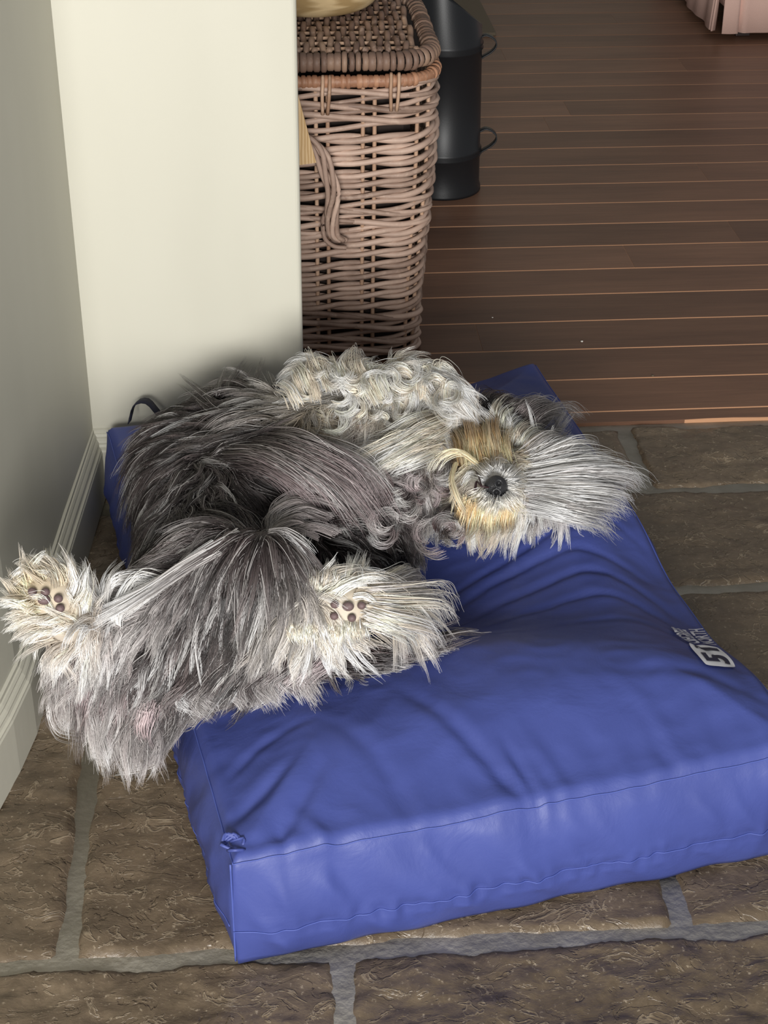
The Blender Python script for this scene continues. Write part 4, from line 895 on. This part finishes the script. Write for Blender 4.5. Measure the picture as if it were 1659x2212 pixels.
# coal scuttle
sc_ = P(955, 432); sc_ = sc_+np.array([0, .095, 0])
sct = empty('coal_scuttle', tuple(sc_), 'tall matt black metal coal scuttle standing behind the wicker hamper', 'coal scuttle')
RB = .097
pf = [(0, 0), (RB+.004, 0), (RB+.004, .006), (RB, .02), (RB-.001, .095), (RB+.003, .099), (RB-.002, .104), (RB+.003, .109), (RB-.001, .113), (RB-.006, .36), (RB-.002, .364), (RB-.007, .370), (RB-.002, .376), (RB-.006, .381), (RB-.008, .45), (RB-.012, .455), (RB-.012, .38), (0, .30)]
def fz(a_, z): return -.13*(z-.381)/.07*(math.cos(a_-.3)) *.5 + .03*(z-.381)/.07 if .44 < z < .46 else 0
lathe('scuttle_body', pf, tuple(sc_), M['black'], sct, 72, fz)
def strap(pts, w_, name, parent, mat):
    g = catmull(pts, 24); T = np.gradient(g, axis=0); V_ = []; F_ = []
    for p, t in zip(g, T):
        t = t/np.linalg.norm(t); sd = np.array([0, 1, 0.0]); nn = np.cross(t, sd); nn /= np.linalg.norm(nn)
        for a, b in ((-1, -1), (1, -1), (1, 1), (-1, 1)): V_.append(p+sd*w_*a+nn*.0014*b)
    for i in range(len(g)-1):
        for k_ in range(4): F_.append((4*i+k_, 4*i+(k_+1) % 4, 4*i+4+(k_+1) % 4, 4*i+4+k_))
    F_ += [(0, 1, 2, 3), tuple(4*(len(g)-1)+k_ for k_ in range(4))]; return mesh(name, V_, F_, mat, parent)
def sp3(px, py):   # point in the vertical plane through the scuttle axis, facing the camera
    d = rayd(px, py); t = sc_[1]/d[1]; return np.array([0, 0, CH])+t*d
for dy in (0, 202):
    strap([sp3(1034, 82+dy), sp3(1050, 75+dy), sp3(1068, 84+dy), sp3(1072, 98+dy), sp3(1060, 112+dy), sp3(1040, 124+dy), sp3(1034, 134+dy)], .011, 'handle', sct, M['black'])
# skirted sofa
so = empty('sofa', tuple(W(1.95, 5.6, 0)), 'pink linen sofa with a pleated skirt at the far edge of the wooden floor', 'sofa')
c0 = P(1556, 64, .03); su, sv = UV(c0)
def skirtpanel(pa, pb, z0, z1, pleats, nm, off):
    pa, pb = np.array(pa), np.array(pb); d = (pb-pa); Lh = np.linalg.norm(d); d /= Lh; nn = np.array([d[1], -d[0]]); n = 160; V_ = []; F_ = []
    for i in range(n+1):
        s = Lh*i/n; e = .004*math.sin(s*23+1)+.002*math.sin(s*51)
        for pl in pleats:
            if 0 < s-pl < .02: e -= .018*(1-(s-pl)/.02)
        for z in (z0, (z0+z1)/2, z1):
            q = pa+d*s+nn*(e*(1.4 if z == z0 else 1)+off*(z1-z)); V_.append((*W(q[0], q[1])[:2], z))
    for i in range(n):
        for k_ in range(2): a = 3*i+k_; F_.append((a, a+3, a+4, a+1))
    o = mesh(nm, V_, F_, M['pink'], so); so_ = o.modifiers.new('t', 'SOLIDIFY'); so_.thickness = .004; return o
skirtpanel((su, sv), (su+.9, sv), .022, .26, [.055, .45, .85], 'skirt', .06)
skirtpanel((su-.012, sv+.85), (su-.012, sv+.01), .022, .26, [.82], 'skirt', .05)
def ubox(nm, u0, u1, v0, v1, z0, z1, mat, par, bev=.03):
    V_, F_ = prism_geo([tuple(W(a, b)[:2]) for a, b in ((u0, v0), (u1, v0), (u1, v1), (u0, v1))], z0, z1); o = mesh(nm, V_, F_, mat, par, smooth=False)
    if bev: b = o.modifiers.new('b', 'BEVEL'); b.width = bev; b.segments = 3
    return o
ubox('sofa_base', su+.012, su+.88, sv+.02, sv+.83, .08, .34, M['pink'], so); ubox('seat_cushion', su+.17, su+.87, sv+.0, sv+.66, .34, .48, M['pink'], so, .04)
ubox('armrest', su+.0, su+.16, sv+.02, sv+.83, .34, .62, M['pink'], so, .05); ubox('backrest', su+.17, su+.88, sv+.67, sv+.84, .34, .85, M['pink'], so, .05)
for a, b in ((.06, .05), (.80, .05), (.06, .75), (.80, .75)): ubox('foot', su+a, su+a+.05, sv+b-.03, sv+b+.02, 0, .08, M['foot'], so, .004)
# hearth slab at the far left, crumbs
q0, q1 = UV(P(1078, 78)), UV(P(1086, 0))
ubox('hearth', -.55, q0[0]-.01, q0[1], q0[1]+.7, 0.0, .012, M['slab'], None, .003)
tag(bpy.data.objects['hearth'], 'low grey brown hearth slab behind the coal scuttle', 'hearth')
bpy.context.view_layer.update()
for x, y, r_ in ((1257, 738, .0028), (1064, 686, .002), (1410, 812, .003)):
    p = P(x, y, .001); me_ = bpy.data.meshes.new('crumb'); bm = bmesh.new(); bmesh.ops.create_icosphere(bm, subdivisions=2, radius=r_)
    for v_ in bm.verts: v_.co *= random.uniform(.8, 1.15); v_.co.z *= .6
    bm.to_mesh(me_); bm.free(); o = link('crumb', me_, M['crumb'] if y != 812 else M['slab']); o.location = (p[0], p[1], r_*.55)
    tag(o, {738: 'white crumb on the planks right of the wicker hamper', 686: 'tiny pale crumb on the planks close to the wicker hamper', 812: 'small brown crumb on a plank seam near the flagstones'}[y], 'crumb')
